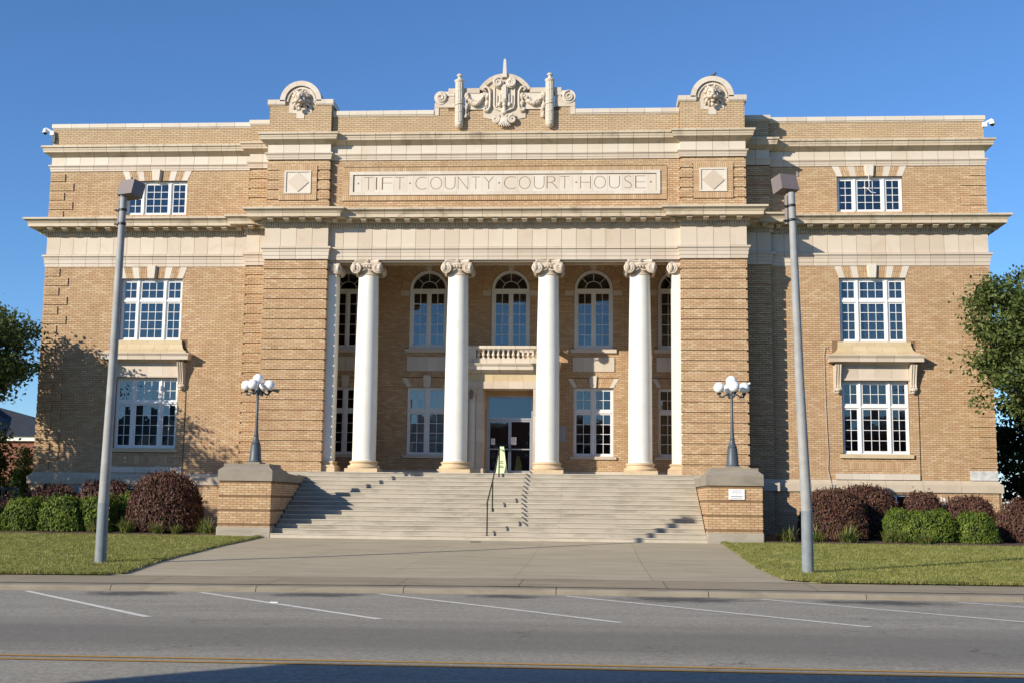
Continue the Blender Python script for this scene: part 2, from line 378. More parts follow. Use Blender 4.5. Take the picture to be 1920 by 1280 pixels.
# apron slabs between scored joints
apron = bpy.data.objects.new('path', None); C.objects.link(apron); apron['kind'] = 'structure'
xj = [None, -3.95, -.9, 1.9, 4.8, None]; yj = [-22.2, -17.6, -12.2, -7.15]
for a in range(3):
    for b in range(5):
        ys = list(np.linspace(yj[a]+.003, yj[a+1]-.003, 8)); v = []; f = []
        for y in ys:
            xl = edge_x(AL, y)-.05 if xj[b] is None else xj[b]+.0035; xr = edge_x(AR, y)+.05 if xj[b+1] is None else xj[b+1]-.0035
            for x in np.linspace(xl, xr, 4): v.append((x, y, fz(x, y)+.006))
        for j in range(7):
            for i in range(3): f.append((j*4+i, j*4+i+1, (j+1)*4+i+1, (j+1)*4+i))
        me = bpy.data.meshes.new('slab'); me.from_pydata(v, [], f); link('slab', me, 'concrete', apron, True)
sheet('path_bed', [-7.9, -4, 0, 4, 7.9], [-22.25, -19, -15, -11, -7], lambda x, y: fz(x, y)-.006, 'walk')
# sidewalk slabs and kerb stones
walk = bpy.data.objects.new('sidewalk', None); C.objects.link(walk); walk['kind'] = 'structure'
kerb = bpy.data.objects.new('kerb', None); C.objects.link(kerb); kerb['kind'] = 'structure'
jx = [-40, -34, -28, -24, -20, -17, -14, -11, -8.2, -5.4, -2.9, -.3, 2.1, 5.0, 7.9, 10.8, 13.6, 16.5, 20, 24, 28, 34, 40]
for a, b in zip(jx[:-1], jx[1:]):
    v = []; f = []; xs = np.linspace(a+.006, b-.006, 4)
    for y in (-23.98, -22.21):
        for x in xs: v.append((x, y, fz(x, y)+.004))
    for x in xs: v.append((x, -22.21, fz(x, -22.21)-.1))
    f = [(i, i+1, i+5, i+4) for i in range(3)]
    me = bpy.data.meshes.new('slab'); me.from_pydata(v, [], f); link('slab', me, 'walk', walk, True)
kx = [-40, -30, -22, -16, -11.9, -8.9, -5.9, -3.0, -.1, 2.85, 5.75, 8.7, 11.6, 16, 22, 30, 40]
for a, b in zip(kx[:-1], kx[1:]):
    xs = np.linspace(a+.007, b-.007, 3); m = MB()
    prof = [(-24.42, -.2), (-24.41, -.03), (-24.36, .018), (-24.31, .03), (-24.0, .034), (-24.0, -.2)]
    v = [(x, y, z+dip(x)) for x in xs for y, z in prof]; n = len(prof)
    f = [(i*n+k, (i+1)*n+k, (i+1)*n+(k+1) % n, i*n+(k+1) % n) for i in range(2) for k in range(n)]+[tuple(range(n)), tuple(range(3*n-1, 2*n-1, -1))]
    me = bpy.data.meshes.new('kerb_stone'); me.from_pydata(v, [], f); link('kerb_stone', me, 'kerb', kerb)
def strip(name, p, q, wd, mat, n=14):
    p, q = Vector(p), Vector(q); d = (q-p).normalized(); s = Vector((-d.y, d.x))*wd/2; v = []
    for i in range(n+1):
        c = p.lerp(q, i/n)
        for k in (-1, 1): x, y = c.x+s.x*k, c.y+s.y*k; v.append((x, y, rz(x, y)+.006))
    me = bpy.data.meshes.new(name); me.from_pydata(v, [], [(2*i, 2*i+1, 2*i+3, 2*i+2) for i in range(n)][::1]); me.update()
    me.flip_normals(); return link(name, me, mat, road)
for x0 in (-14.4, -10.9, -7.43, -3.98, -.5, 3.03, 6.68, 10.3, 13.9):
    strip('parking_line', (x0, -24.75), (x0+4.45, -30.3), .125, 'pwhite')
strip('centre_line', (-60, -35.42), (60, -35.22), .10, 'pyellow', 40); strip('centre_line', (-60, -35.72), (60, -35.52), .10, 'pyellow', 40)

# mulch beds
for name, x0, x1 in (('flower_bed_left', -30, -9.2), ('flower_bed_right', 9.2, 30)):
    sheet(name, list(np.linspace(x0, x1, 50)), [-7.35+.0, -7.2, -6.6, -5.5, -4, -2, .3],
          lambda x, y: gz(y)+(.035 if y < -7.3 else .075+.02*math.sin(x*3+y*2)), 'mulch')

# ------------------------------------------------------------------ courthouse
court = thing('courthouse', 'two-winged tan brick courthouse with cream terracotta cornices and white columned portico', 'courthouse')
W, IN, TO, TI = 19.0, 10.522, 9.427, 6.892
YI, YT, YC = -.314, -1.574, -1.35
ZF = 2.76; PW = 3.53                                   # porch floor, porch back wall
COURSE, BL, JT = .079, .25, .0125
BACK = 14.0

class Bricks:
    def __init__(s): s.b = []
    def panel(s, axis, a0, a1, z0, z1, plane, depth=.012, cuts=(), zo=10.678, rows=None, sign=-1, L=BL):
        """axis 'x': face towards -y at y=plane; axis 'y': face towards sign*x at x=plane."""
        n0 = int(math.floor((z0-zo)/COURSE+1e-6)); n1 = int(math.ceil((z1-zo)/COURSE-1e-6))
        for n in range(n0, n1):
            if rows is not None and not rows(n): continue
            za = max(z0, zo+n*COURSE+JT/2); zb = min(z1, zo+(n+1)*COURSE-JT/2)
            if zb-za < .02: continue
            zm = (za+zb)/2; iv = [(a0, a1)]
            for c in cuts:
                r = c(zm)
                if r is None: continue
                nv = []
                for p, q in iv:
                    if r[1] <= p or r[0] >= q: nv.append((p, q)); continue
                    if r[0] > p: nv.append((p, r[0]))
                    if r[1] < q: nv.append((r[1], q))
                iv = nv
            off = (n % 2)*L/2
            for p, q in iv:
                k = math.floor((p-off)/L)
                while off+k*L < q:
                    xa = max(p, off+k*L+JT/2); xb = min(q, off+(k+1)*L-JT/2); k += 1
                    if xb-xa < .03: continue
                    j = random.uniform(-.0015, .0015)
                    if axis == 'x': s.b.append((xa, xb, plane+j, plane+depth+.006, za, zb))
                    elif sign > 0: s.b.append((plane-depth-.006, plane+j, xa, xb, za, zb))
                    else: s.b.append((plane+j, plane+depth+.006, xa, xb, za, zb))
    def build(s, name, parent, mat='brick'):
        b = np.array(s.b, dtype=np.float32); n = len(b)
        idx = [(0,2,4),(1,2,4),(1,3,4),(0,3,4),(0,2,5),(1,2,5),(1,3,5),(0,3,5)]
        v = np.stack([b[:, list(i)] for i in idx], 1).reshape(-1, 3)
        fq = np.array([(0,3,2,1),(4,5,6,7),(0,1,5,4),(1,2,6,5),(2,3,7,6),(3,0,4,7)])
        q = (np.arange(n)[:, None, None]*8+fq[None]).reshape(-1, 4)
        return link(name, np_mesh(name, v, q), mat, parent, kind='stuff')
def rect(xa, xb, za, zb): return lambda z: (xa, xb) if za-.015 < z < zb+.015 else None
def trap(xc, hb, ht, za, zb): return lambda z: (xc-(hb+(ht-hb)*(z-za)/(zb-za)), xc+(hb+(ht-hb)*(z-za)/(zb-za))) if za-.01 < z < zb else None
def archcut(xc, r, zs): return lambda z: (xc-math.sqrt(max(r*r-(z-zs)**2, 0)), xc+math.sqrt(max(r*r-(z-zs)**2, 0))) if zs <= z < zs+r else None

def wall_sheet(m, x0, x1, z0, z1, y, ops, thick=.3):
    """front sheet at y with rectangular openings and their reveals"""
    xs = sorted({x0, x1, *[o[0] for o in ops], *[o[1] for o in ops]}); zs = sorted({z0, z1, *[o[2] for o in ops], *[o[3] for o in ops]})
    for a, b in zip(xs[:-1], xs[1:]):
        for c, d in zip(zs[:-1], zs[1:]):
            xm, zm = (a+b)/2, (c+d)/2
            if any(o[0] < xm < o[1] and o[2] < zm < o[3] for o in ops): continue
            m.add([(a, y, c), (b, y, c), (b, y, d), (a, y, d)], [(0, 1, 2, 3)])
    for (a, b, c, d) in ops:
        m.add([(a, y, c), (b, y, c), (b, y, d), (a, y, d), (a, y+thick, c), (b, y+thick, c), (b, y+thick, d), (a, y+thick, d)],
              [(0, 4, 5, 1), (2, 6, 7, 3), (0, 3, 7, 4), (1, 5, 6, 2)])

WX = 14.483; WH = 1.286                                # wing window centre and half width
WZ = [(3.679, 6.524), (8.034, 10.572), (13.228, 14.666)]
BK = .012
B = Bricks(); core = MB(); BANDS = []
lint = [(WX, WH, WH*1.13, 10.572, 11.05), (WX, WH, WH*1.13, 14.666, 15.08)]
for s in (-1, 1):
    ops = [(min(s*(WX-WH), s*(WX+WH)), max(s*(WX-WH), s*(WX+WH)), a, b) for a, b in WZ]
    bas = (s*15.15-.65, s*15.15+.65, 1.5, 2.14); ops.append(bas)
    x0, x1 = sorted((s*IN, s*W))
    wall_sheet(core, x0, x1, .3, 16.9, BK, ops)
    # sides, roof, back
    core.add([(s*(W-BK), BK, .3), (s*(W-BK), BACK, .3), (s*(W-BK), BACK, 16.9), (s*(W-BK), BK, 16.9)], [(0, 1, 2, 3)])
    cuts = [rect(*o) for o in ops]+[trap(s*a, b, c, d, e) for a, b, c, d, e in lint]
    cuts += [rect(s*WX-1.6, s*WX+1.6, 6.52, 8.034), rect(s*WX-1.39, s*WX+1.39, 3.5, 3.69), rect(s*WX-1.61, s*WX+1.61, 2.6, 2.94)]
    def qcut(zo, s=s):
        def f(z):
            n = math.floor((z-zo)/COURSE)
            if n % 5 == 4: return None
            wq = 1.0 if (n//5) % 2 else .625
            return (s*W-wq, s*W+1) if s > 0 else (s*W-1, s*W+wq)
        return f
    for zo, za, zb in ((10.678, 2.69, 11.05), (14.665, 13.0, 15.08)):
        B.panel('x', x0, x1, za, zb, 0, cuts=cuts+[qcut(zo)], zo=zo)
        k0 = int((za-zo)/(5*COURSE))-2
        for k in range(k0, 4):
            a, b = max(zo+k*5*COURSE, za), min(zo+(k*5+4)*COURSE, zb)
            if b-a < .05: continue
            wq = 1.0 if k % 2 else .625; xa, xb = (W-wq, W) if s > 0 else (-W, -W+wq)
            BANDS.append((xa+.004, xb-.004, -.032, BK+.01, a+.004, b-.004))
            B.panel('x', xa, xb, a, b, -.044, zo=zo, depth=.012)
        B.panel('y', 0, 6.0, za, zb, s*W, zo=zo, sign=s)
    B.panel('x', x0, x1, .35, 2.23, -.10, cuts=[rect(*bas)]); core_b = (x0 if s > 0 else -W-.09, x1 if s < 0 else W+.09)
    wall_sheet(core, core_b[0], core_b[1], .3, 2.3, -.088, [bas], .1)
    core.add([(s*(W+.088), -.088, .3), (s*(W+.088), BACK, .3), (s*(W+.088), BACK, 2.3), (s*(W+.088), -.088, 2.3)], [(0, 1, 2, 3)])
    B.panel('y', -.09, 6.0, .35, 2.23, s*(W+.10), sign=s)
    B.panel('x', x0, x1, 16.13, 16.9, 0); B.panel('y', 0, 6, 16.13, 16.9, s*W, sign=s)
    # intermediate pier
    a, b = sorted((s*IN, s*TO))
    rust = lambda n: n % 5 != 4
    core.box(a, b, YI+.064, 3, .3, 16.9)
    for zo, za, zb in ((10.678, 2.69, 11.05), (14.665, 13.0, 15.08)):
        B.panel('x', a, b, za, zb, YI, rows=rust, zo=zo, depth=.064); B.panel('x', a, b, za, zb, YI+.05, rows=lambda n: n % 5 == 4, zo=zo)
        B.panel('y', YI, 0, za, zb, s*IN, zo=zo, sign=s)
    B.panel('x', a, b, .35, 2.23, YI-.1); core.box(a, b, YI-.088, 3, .3, 2.3); B.panel('x', a, b, 16.13, 16.9, YI)
    # tower pier: proud bands of four courses over one recessed course
    a, b = sorted((s*TI, s*TO))
    core.box(a+.062, b-.062, YT+.062, -.55, .3, 16.9)
    core.box(min(s*8.62, s*TO)+.03, max(s*8.62, s*TO)-.03, -1.0, 4, .3, 12.9)
    for zo, za, zb in ((10.678, ZF, 11.05), (14.665, 13.0, 15.08)):
        k0 = int((za-zo)/(5*COURSE))-2
        for k in range(k0, 4):
            p, q = max(zo+k*5*COURSE, za), min(zo+(k*5+4)*COURSE, zb)
            if q-p > .03: BANDS.append((a+.012, b-.012, YT+.012, -.56, p+.004, q-.004))
        pc = [rect(s*8.17-.77, s*8.17+.77, 13.42, 14.84)] if zo > 12 else []
        for xx, sg in ((a, -1), (b, 1)):
            B.panel('y', YT, -.55 if abs(xx) < 8 else YI, za, zb, xx, rows=rust, zo=zo, sign=sg); B.panel('y', YT+.05, -.56, za, zb, xx-sg*.05, rows=lambda n: n % 5 == 4, zo=zo, sign=sg)
        B.panel('x', a, b, za, zb, YT, rows=rust, zo=zo, cuts=pc) if zo > 12 or s < 0 else None
        B.panel('x', a+.05, b-.05, za, zb, YT+.05, rows=lambda n: n % 5 == 4, zo=zo, cuts=pc)
    B.panel('x', a, b, .35, ZF, YT); core.box(a+.012, b-.012, YT+.012, 0, .3, ZF+.02)
    # tower crown block
    core.box(a+.03, b-.03, YT+.012, -.6, 16.1, 17.31)
    B.panel('x', a+.02, b-.02, 16.13, 17.30, YT, cuts=[rect(s*8.165-.47, s*8.165+.47, 16.98, 17.4), rect(s*8.165-.17, s*8.165+.17, 16.76, 17.0)])
    for xx, sg in ((a+.02, -1), (b-.02, 1)): B.panel('y', YT, -.6, 16.13, 17.3, xx, sign=sg)
    # raised panel on tower upper storey with soldier border
    core.box(s*8.17-.758, s*8.17+.758, YT-.018, YT+.05, 13.43, 14.83)
# soldier bricks round the tower panels and the name panel
def soldiers(xa, xb, za, zb, bw, y):
    n = int((xb-xa)/.079); w_ = (xb-xa)/n
    for i in range(n):
        for (p, q) in ((za, za+bw), (zb-bw, zb)): B.b.append((xa+i*w_+.005, xa+(i+1)*w_-.005, y+random.uniform(-.002, .002), y+.02, p+.004, q-.004))
    m_ = int((zb-za-2*bw)/.079); h_ = (zb-za-2*bw)/m_
    for i in range(m_):
        for (p, q) in ((xa, xa+bw), (xb-bw, xb)): B.b.append((p+.004, q-.004, y+random.uniform(-.002, .002), y+.02, za+bw+i*h_+.005, za+bw+(i+1)*h_-.005))
for s in (-1, 1): soldiers(s*8.17-.765, s*8.17+.765, 13.425, 14.835, .235, YT-.03)
soldiers(-6.4, 6.4, 13.44, 14.78, .235, YC-.03)
core.box(-6.39, 6.39, YC-.018, YC+.05, 13.45, 14.77)
# centre block above the portico
core.box(-TI-.05, TI+.05, YC+.012, 8, 12.6, 16.9)
B.panel('x', -TI, TI, 13.0, 15.08, YC, zo=14.665, cuts=[rect(-6.4, 6.4, 13.45, 14.77)])
# centre parapet with its raised middle
B.panel('x', -TI, TI, 16.13, 16.9, YC); B.panel('x', -2.72, 2.72, 16.9, 17.2, YC, cuts=[rect(-2.24, 2.24, 17.12, 17.3)])
core.box(-2.70, 2.70, YC+.012, YC+.4, 16.88, 17.22)

# porch back wall
AX = [-7.1, -3.55, 0, 3.55, 7.1]; AR_, AZS, AZB = .83, 10.755, 8.17
LX = [-7.1, -3.55, 3.55, 7.1]; LH, LZ0, LZ1 = .85, 3.63, 6.53
pops = [(x-AR_, x+AR_, AZB, AZS+AR_+.012) for x in AX]+[(x-LH, x+LH, LZ0, LZ1) for x in LX]+[(-1.28, 1.28, 2.6, 6.4)]
wall_sheet(core, -8.62, 8.62, 2.6, 12.1, PW+BK, pops)
for x in AX:                                           # spandrels of the arches
    n = 20
    for s in (-1, 1):
        P_ = [(x+s*AR_*math.cos(PI/2*i/n), AZS+AR_*math.sin(PI/2*i/n)) for i in range(n+1)]
        for (p, q) in zip(P_[:-1], P_[1:]):
            e = AZS+AR_+.012; core.add([(p[0], PW+BK, p[1]), (q[0], PW+BK, q[1]), (q[0], PW+BK, e), (p[0], PW+BK, e)], [(0, 1, 2, 3)])
            core.add([(p[0], PW+BK, p[1]), (q[0], PW+BK, q[1]), (q[0], PW+.3, q[1]), (p[0], PW+.3, p[1])], [(0, 1, 2, 3)])
cuts = [rect(o[0], o[1], o[2], AZS if o[2] > 8 else o[3]) for o in pops]+[archcut(x, 1.2, AZS-.001) for x in AX]
cuts += [trap(x, LH, LH*1.28, 6.53, 6.93) for x in LX]+[rect(x-.15, x+.15, 6.53, 7.03) for x in LX]
cuts += [rect(x-.99, x+.99, 8.0, 8.18) for x in AX]+[rect(x-.9, x+.9, 7.2, 7.83) for x in LX]+[rect(x-.98, x-LH, LZ0-.13, LZ0) for x in LX]+[rect(x-.98, x+.98, 3.5, 3.64) for x in LX]
cuts += [rect(x+s*1.03-.2, x+s*1.03+.2, 10.45, 10.69) for x in AX for s in (-1, 1)]+[rect(-2.1, 2.1, 6.3, 7.5)]
B.panel('x', -8.62, 8.62, 3.02, 12.0, PW, cuts=cuts)
for s in (-1, 1):
    core.add([(s*8.61, -.6, 2.6), (s*8.61, PW+.1, 2.6), (s*8.61, PW+.1, 12.1), (s*8.61, -.6, 12.1)], [(0, 1, 2, 3)])
    B.panel('y', -.55, PW, 3.02, 12.0, s*8.60, sign=-s)
    B.panel('y', PW, 4.0, 3.0, 6.1, s*1.28, sign=-s)   # doorway returns
core.box(-TO, TO, -.5, BACK, 16.6, 16.75); core.box(-W+.05, W-.05, .35, BACK, 16.6, 16.74); core.box(-W+.02, W-.02, BACK, BACK+.2, .3, 17.0)
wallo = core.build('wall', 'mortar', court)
for q in BANDS: MB().box(*q).build('rusticated_band', 'mortar', court)
# radial brick rings over the arches, vertical bricks in the flat arches
rad = MB()
for x in AX:
    n = 44
    for i in range(n):
        a0, a1 = PI*i/n+.004, PI*(i+1)/n-.004
        if abs((a0+a1)/2-PI/2) < .1: continue
        pts = [(x+r*math.cos(a), AZS+r*math.sin(a)) for r, a in ((.845, a0), (1.19, a0), (1.19, a1), (.845, a1))]
        if AZS+.845*math.sin(a0) < 10.69: continue
        rad.prism(pts, PW-.001, PW+.02)
def flat_arch(xc, hb, ht, za, zb, y, segs, ncs):
    """segs: (fraction from, to) of cream voussoirs on each side; bricks fill the rest"""
    def X(fr, z): k = (z-za)/(zb-za); return fr*(hb+(ht-hb)*k)
    for s in (-1, 1):
        edge = .155/hb; spans = []; prev = edge
        for (p, q) in sorted(segs): spans.append((prev, p)); prev = q
        for (p, q) in spans:
            nb = max(1, int(round((q-p)*hb/.075)))
            for i in range(nb):
                u, v_ = p+(q-p)*i/nb+.005, p+(q-p)*(i+1)/nb-.005
                for (c, d) in ((za, za+(zb-za)*.5), (za+(zb-za)*.5, zb)):
                    poly = [(xc+s*X(u, c), c+.004), (xc+s*X(v_, c), c+.004), (xc+s*X(v_, d), d-.004), (xc+s*X(u, d), d-.004)]
                    rad.prism(poly if s > 0 else poly[::-1], y-.001, y+.02)
        for (p, q) in segs:
            poly = [(xc+s*X(p, za), za+.002), (xc+s*X(q, za), za+.002), (xc+s*X(q, zb), zb-.002), (xc+s*X(p, zb), zb-.002)]
            MB().prism(poly if s > 0 else poly[::-1], y-.012, y+.1).build('voussoir', 'terra_p', court)
    return
def keystone(xc, wb, wt, za, zb, y, proud=.09):
    m = MB(); m.prism([(xc-wb/2, za), (xc+wb/2, za), (xc+wt/2, zb), (xc-wt/2, zb)], y-proud, y+.1)
    k = .6; m.prism([(xc-wb/2*1.35, za+.02), (xc+wb/2*1.35, za+.02), (xc+wt/2*1.3, zb-.06), (xc-wt/2*1.3, zb-.06)], y-proud*.45, y+.09)
    m.build('keystone', 'terra_p', court)
for s in (-1, 1):
    for (a, b) in ((10.575, 11.04), (14.67, 15.075)):
        flat_arch(s*WX, WH, WH*1.13, a, b, 0, [(.40, .58), (.82, 1.0)], 0); keystone(s*WX, .25, .32, a-.005, b+.06, 0, .12)
for x in LX: flat_arch(x, LH, LH*1.28, 6.53, 6.92, PW, [(.80, 1.0)], 0); keystone(x, .22, .28, 6.525, 7.03, PW, .08)
for x in AX: keystone(x, .17, .24, AZS+AR_-.01, 11.98, PW, .05)
rad.build('arch_bricks', 'brick', court, kind='stuff')
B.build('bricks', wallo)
# the nearest bricks, on the right-hand tower pier, one by one (largest in view); the rest of that pier joined
near = Bricks(); near.panel('x', TI, TO, ZF, 11.05, YT, rows=lambda n: n % 5 != 4)
near.b.sort(key=lambda q: q[4]); um = unit_mesh('brick', 'brick')
for q in near.b[:300]:
    o = bpy.data.objects.new('brick', um); C.objects.link(o); o.parent = wallo
    o.location = ((q[0]+q[1])/2, (q[2]+q[3])/2, (q[4]+q[5])/2); o.scale = (q[1]-q[0], q[3]-q[2], q[5]-q[4])
near.b = near.b[300:]; near.build('pier_bricks', wallo)

# ------------------------------------------------------------------ swept terracotta courses
PLAN = [(-W, 7.0), (-W, 0), (-IN, 0), (-IN, YI), (-TO, YI), (-TO, YT), (-TI, YT), (-TI, YC), (TI, YC), (TI, YT), (TO, YT), (TO, YI), (IN, YI), (IN, 0), (W, 0), (W, 7.0)]
def sweep(name, prof, mat, pitch, plan=PLAN, gap=.0055, skip=(), parent=court, phase=0):
    P_ = [Vector(p) for p in plan]; n = len(P_); N = []
    for i in range(n-1): d = (P_[i+1]-P_[i]).normalized(); N.append(Vector((d.y, -d.x)))
    mit = [N[0]]+[(N[i-1]+N[i])/(1+N[i-1].dot(N[i])) for i in range(1, n-1)]+[N[-1]]
    k = len(prof)
    for i in range(n-1):
        if i in skip: continue
        L = (P_[i+1]-P_[i]).length; np_ = max(1, int(round(L/pitch))); d = (P_[i+1]-P_[i])/L
        for j in range(np_):
            t0, t1 = L*j/np_, L*(j+1)/np_
            ends = []
            for (t_, mm, g) in ((t0, mit[i] if j == 0 else N[i], 0 if j == 0 else gap), (t1, mit[i+1] if j == np_-1 else N[i], 0 if j == np_-1 else -gap)):
                base = P_[i]+d*(t_+g); ends.append([(base.x+mm.x*o, base.y+mm.y*o, z) for o, z in prof])
            m = MB(); m.add(ends[0]+ends[1], [tuple(range(k-1, -1, -1)), tuple(range(k, 2*k))]+[(q, (q+1) % k, (q+1) % k+k, q+k) for q in range(k)])
            m.build(name, mat, parent)
sweep('architrave_block', [(-.06, 11.055), (.03, 11.055), (.03, 11.19), (.05, 11.195), (.05, 11.35), (.066, 11.35), (.07, 11.39), (.085, 11.45), (.088, 11.475), (.13, 11.475), (.13, 11.545), (.0, 11.575), (-.06, 11.575)], 'terra', .58)
sweep('frieze_block', [(-.08, 11.58), (.0, 11.58), (.0, 12.335), (-.08, 12.335)], 'terra', .575, gap=.006)
sweep('dentil_course', [(-.06, 12.34), (.015, 12.34), (.015, 12.495), (.10, 12.505), (.13, 12.56), (.13, 12.645), (-.06, 12.645)], 'terra_s', 1.2)
sweep('cornice_block', [(-.06, 12.65), (.56, 12.65), (.56, 12.64), (.58, 12.64), (.58, 12.785), (.605, 12.785), (.61, 12.81), (.64, 12.85), (.685, 12.885), (.69, 12.915), (.745, 12.915), (.745, 12.99), (-.06, 13.05)], 'terra_s', .78)
sweep('belt_block', [(-.06, 15.085), (.028, 15.085), (.028, 15.17), (.045, 15.175), (.045, 15.25), (.06, 15.255), (.066, 15.285), (.07, 15.30), (.10, 15.30), (.10, 15.355), (0, 15.37), (-.06, 15.37)], 'terra', .60)
sweep('upper_frieze_block', [(-.08, 15.375), (.0, 15.375), (.0, 15.70), (-.08, 15.70)], 'terra_p', .60, gap=.006)
sweep('upper_cornice_block', [(-.06, 15.705), (.03, 15.705), (.06, 15.73), (.15, 15.79), (.23, 15.845), (.27, 15.85), (.275, 15.94), (.292, 15.94), (.295, 15.97), (.302, 16.01), (.308, 16.04), (.352, 16.04), (.352, 16.12), (-.06, 16.17)], 'terra_s', .60)
cop = [(-.35, 16.895), (.025, 16.895), (.03, 16.925), (.062, 16.95), (.062, 17.10), (.05, 17.12), (-.35, 17.12)]
sweep('coping_block', cop, 'terra_p', .78, skip=(4, 5, 6, 7, 8, 9, 10))
sweep('coping_block', cop, 'terra_p', .72, plan=[(-TI+.002, YC), (-2.82, YC)]); sweep('coping_block', cop, 'terra_p', .72, plan=[(2.82, YC), (TI-.002, YC)])
sweep('water_table_block', [(-.06, 2.225), (.165, 2.225), (.17, 2.245), (.17, 2.52), (.155, 2.545), (.10, 2.575), (.04, 2.63), (.02, 2.69), (-.06, 2.69)], 'lime', 1.5, skip=(5, 6, 7, 8, 9))
# modillions and dentils
mm = MB(); mm.box(-.11, .11, -.50, -.135, 12.57, 12.632); mm.prismx([(-.135, 12.505), (-.135, 12.57), (-.47, 12.57), (-.44, 12.53), (-.36, 12.50), (-.25, 12.525)], -.09, .09)
modme = None; dv = MB()
PV = [Vector(p) for p in PLAN]
for i in range(len(PV)-1):
    d = (PV[i+1]-PV[i]); L = d.length; d = d/L; nrm = Vector((d.y, -d.x)); ang = math.atan2(d.y, d.x)
    if L < .25: continue
    cv0 = i > 0 and (PV[i]-PV[i-1]).normalized().cross(d) > 0      # convex start (left turn) -> cornice extends
    n = max(1, int(round(L/.585)))
    if L > .8:
        for j in range(n):
            c = PV[i]+d*(L*(j+.5)/n)
            if modme is None: mo = mm.build('modillion', 'terra_s', court); modme = mo.data
            else: mo = bpy.data.objects.new('modillion', modme); C.objects.link(mo); mo.parent = court
            mo.location = (c.x, c.y, 0); mo.rotation_euler = (0, 0, ang)
    nd = max(1, int(L/.093)); 
    for j in range(nd):
        c = PV[i]+d*(L*(j+.5)/nd); q = MB().box(-.028, .028, -.115, -.005, 12.36, 12.492).xform(Matrix.Translation((c.x, c.y, 0)) @ Matrix.Rotation(ang, 4, 'Z')); dv.add(q.v, q.f)
dv.build('dentils', 'terra_s', court, kind='stuff')

# portico: beam soffit, ceiling, floor, wall base course
MB().box(-TI+.05, TI-.05, YC+.06, -.5, 11.06, 12.6).build('portico_beam', 'terra', court)
MB().box(-TI, TI, YC+.075, YC+.16, 10.985, 11.052).build('soffit_moulding', 'terra', court)
MB().box(-TI, TI, -.72, -.6, 10.98, 11.052).build('soffit_moulding', 'terra', court)
MB().box(-8.6, 8.6, -.5, PW+.05, 12.0, 12.2).build('porch_ceiling', 'ceil', court)
MB().box(-8.6, 8.6, -1.99, 4.3, 2.4, ZF).build('porch_floor', 'steps', court)
for a, b in [(-8.6, -1.65), (1.65, 8.6)]:
    n = int((b-a)/.8)
    for i in range(n): MB().box(a+(b-a)*i/n+.003, a+(b-a)*(i+1)/n-.003, PW-.05, PW+.05, ZF+.002, 3.0).build('base_course_block', 'terra', court)
# interior partitions and floors behind the glass
for s in (-1, 1):
    inn = MB().box(s*10.6, s*18.9, 5.0, 5.2, .4, 16.5); [inn.box(s*10.6, s*18.9, .4, 5, z, z+.25) for z in (2.8, 7.0, 12.3)]
    inn.build('interior_partition', 'dark_in', court)
inn = MB().box(-8.5, 8.5, 8.0, 8.2, 2.5, 12.5); inn.box(-8.5, 8.5, 3.9, 8, 7.0, 7.3); inn.box(-8.5, -8.4, 3.9, 8, 2.8, 12); inn.build('interior_partition', 'dark_in', court)

# ------------------------------------------------------------------ windows
pane_me = unit_mesh('pane', 'glass')
def pane(parent, x0, x1, z0, z1, y):
    o = bpy.data.objects.new('pane', pane_me); C.objects.link(o); o.parent = parent
    o.location = ((x0+x1)/2, y, (z0+z1)/2); o.scale = (x1-x0, .006, z1-z0); o.rotation_euler = (random.gauss(0, .006), 0, random.gauss(0, .006))
def sash(parent, x0, x1, z0, z1, cols, rows, y, st=.055, bot=.075, mt=.022, mat='winwhite'):
    m = MB(); m.box(x0, x0+st, y, y+.045, z0, z1); m.box(x1-st, x1, y, y+.045, z0, z1)
    m.box(x0+st, x1-st, y+.001, y+.044, z0, z0+bot); m.box(x0+st, x1-st, y+.001, y+.044, z1-st, z1)
    a, b, c, d = x0+st, x1-st, z0+bot, z1-st
    for i in range(1, cols): x = a+(b-a)*i/cols; m.box(x-mt/2, x+mt/2, y+.008, y+.036, c, d)
    for j in range(1, rows):
        z = c+(d-c)*j/rows
        for i in range(cols): m.box(a+(b-a)*i/cols+(mt/2 if i else 0), a+(b-a)*(i+1)/cols-(mt/2 if i < cols-1 else 0), y+.010, y+.034, z-mt/2, z+mt/2)
    m.build('sash', mat, parent)
    for i in range(cols):
        for j in range(rows): pane(parent, a+(b-a)*i/cols+.002, a+(b-a)*(i+1)/cols-.002, c+(d-c)*j/rows+.002, c+(d-c)*(j+1)/rows-.002, y+.022)
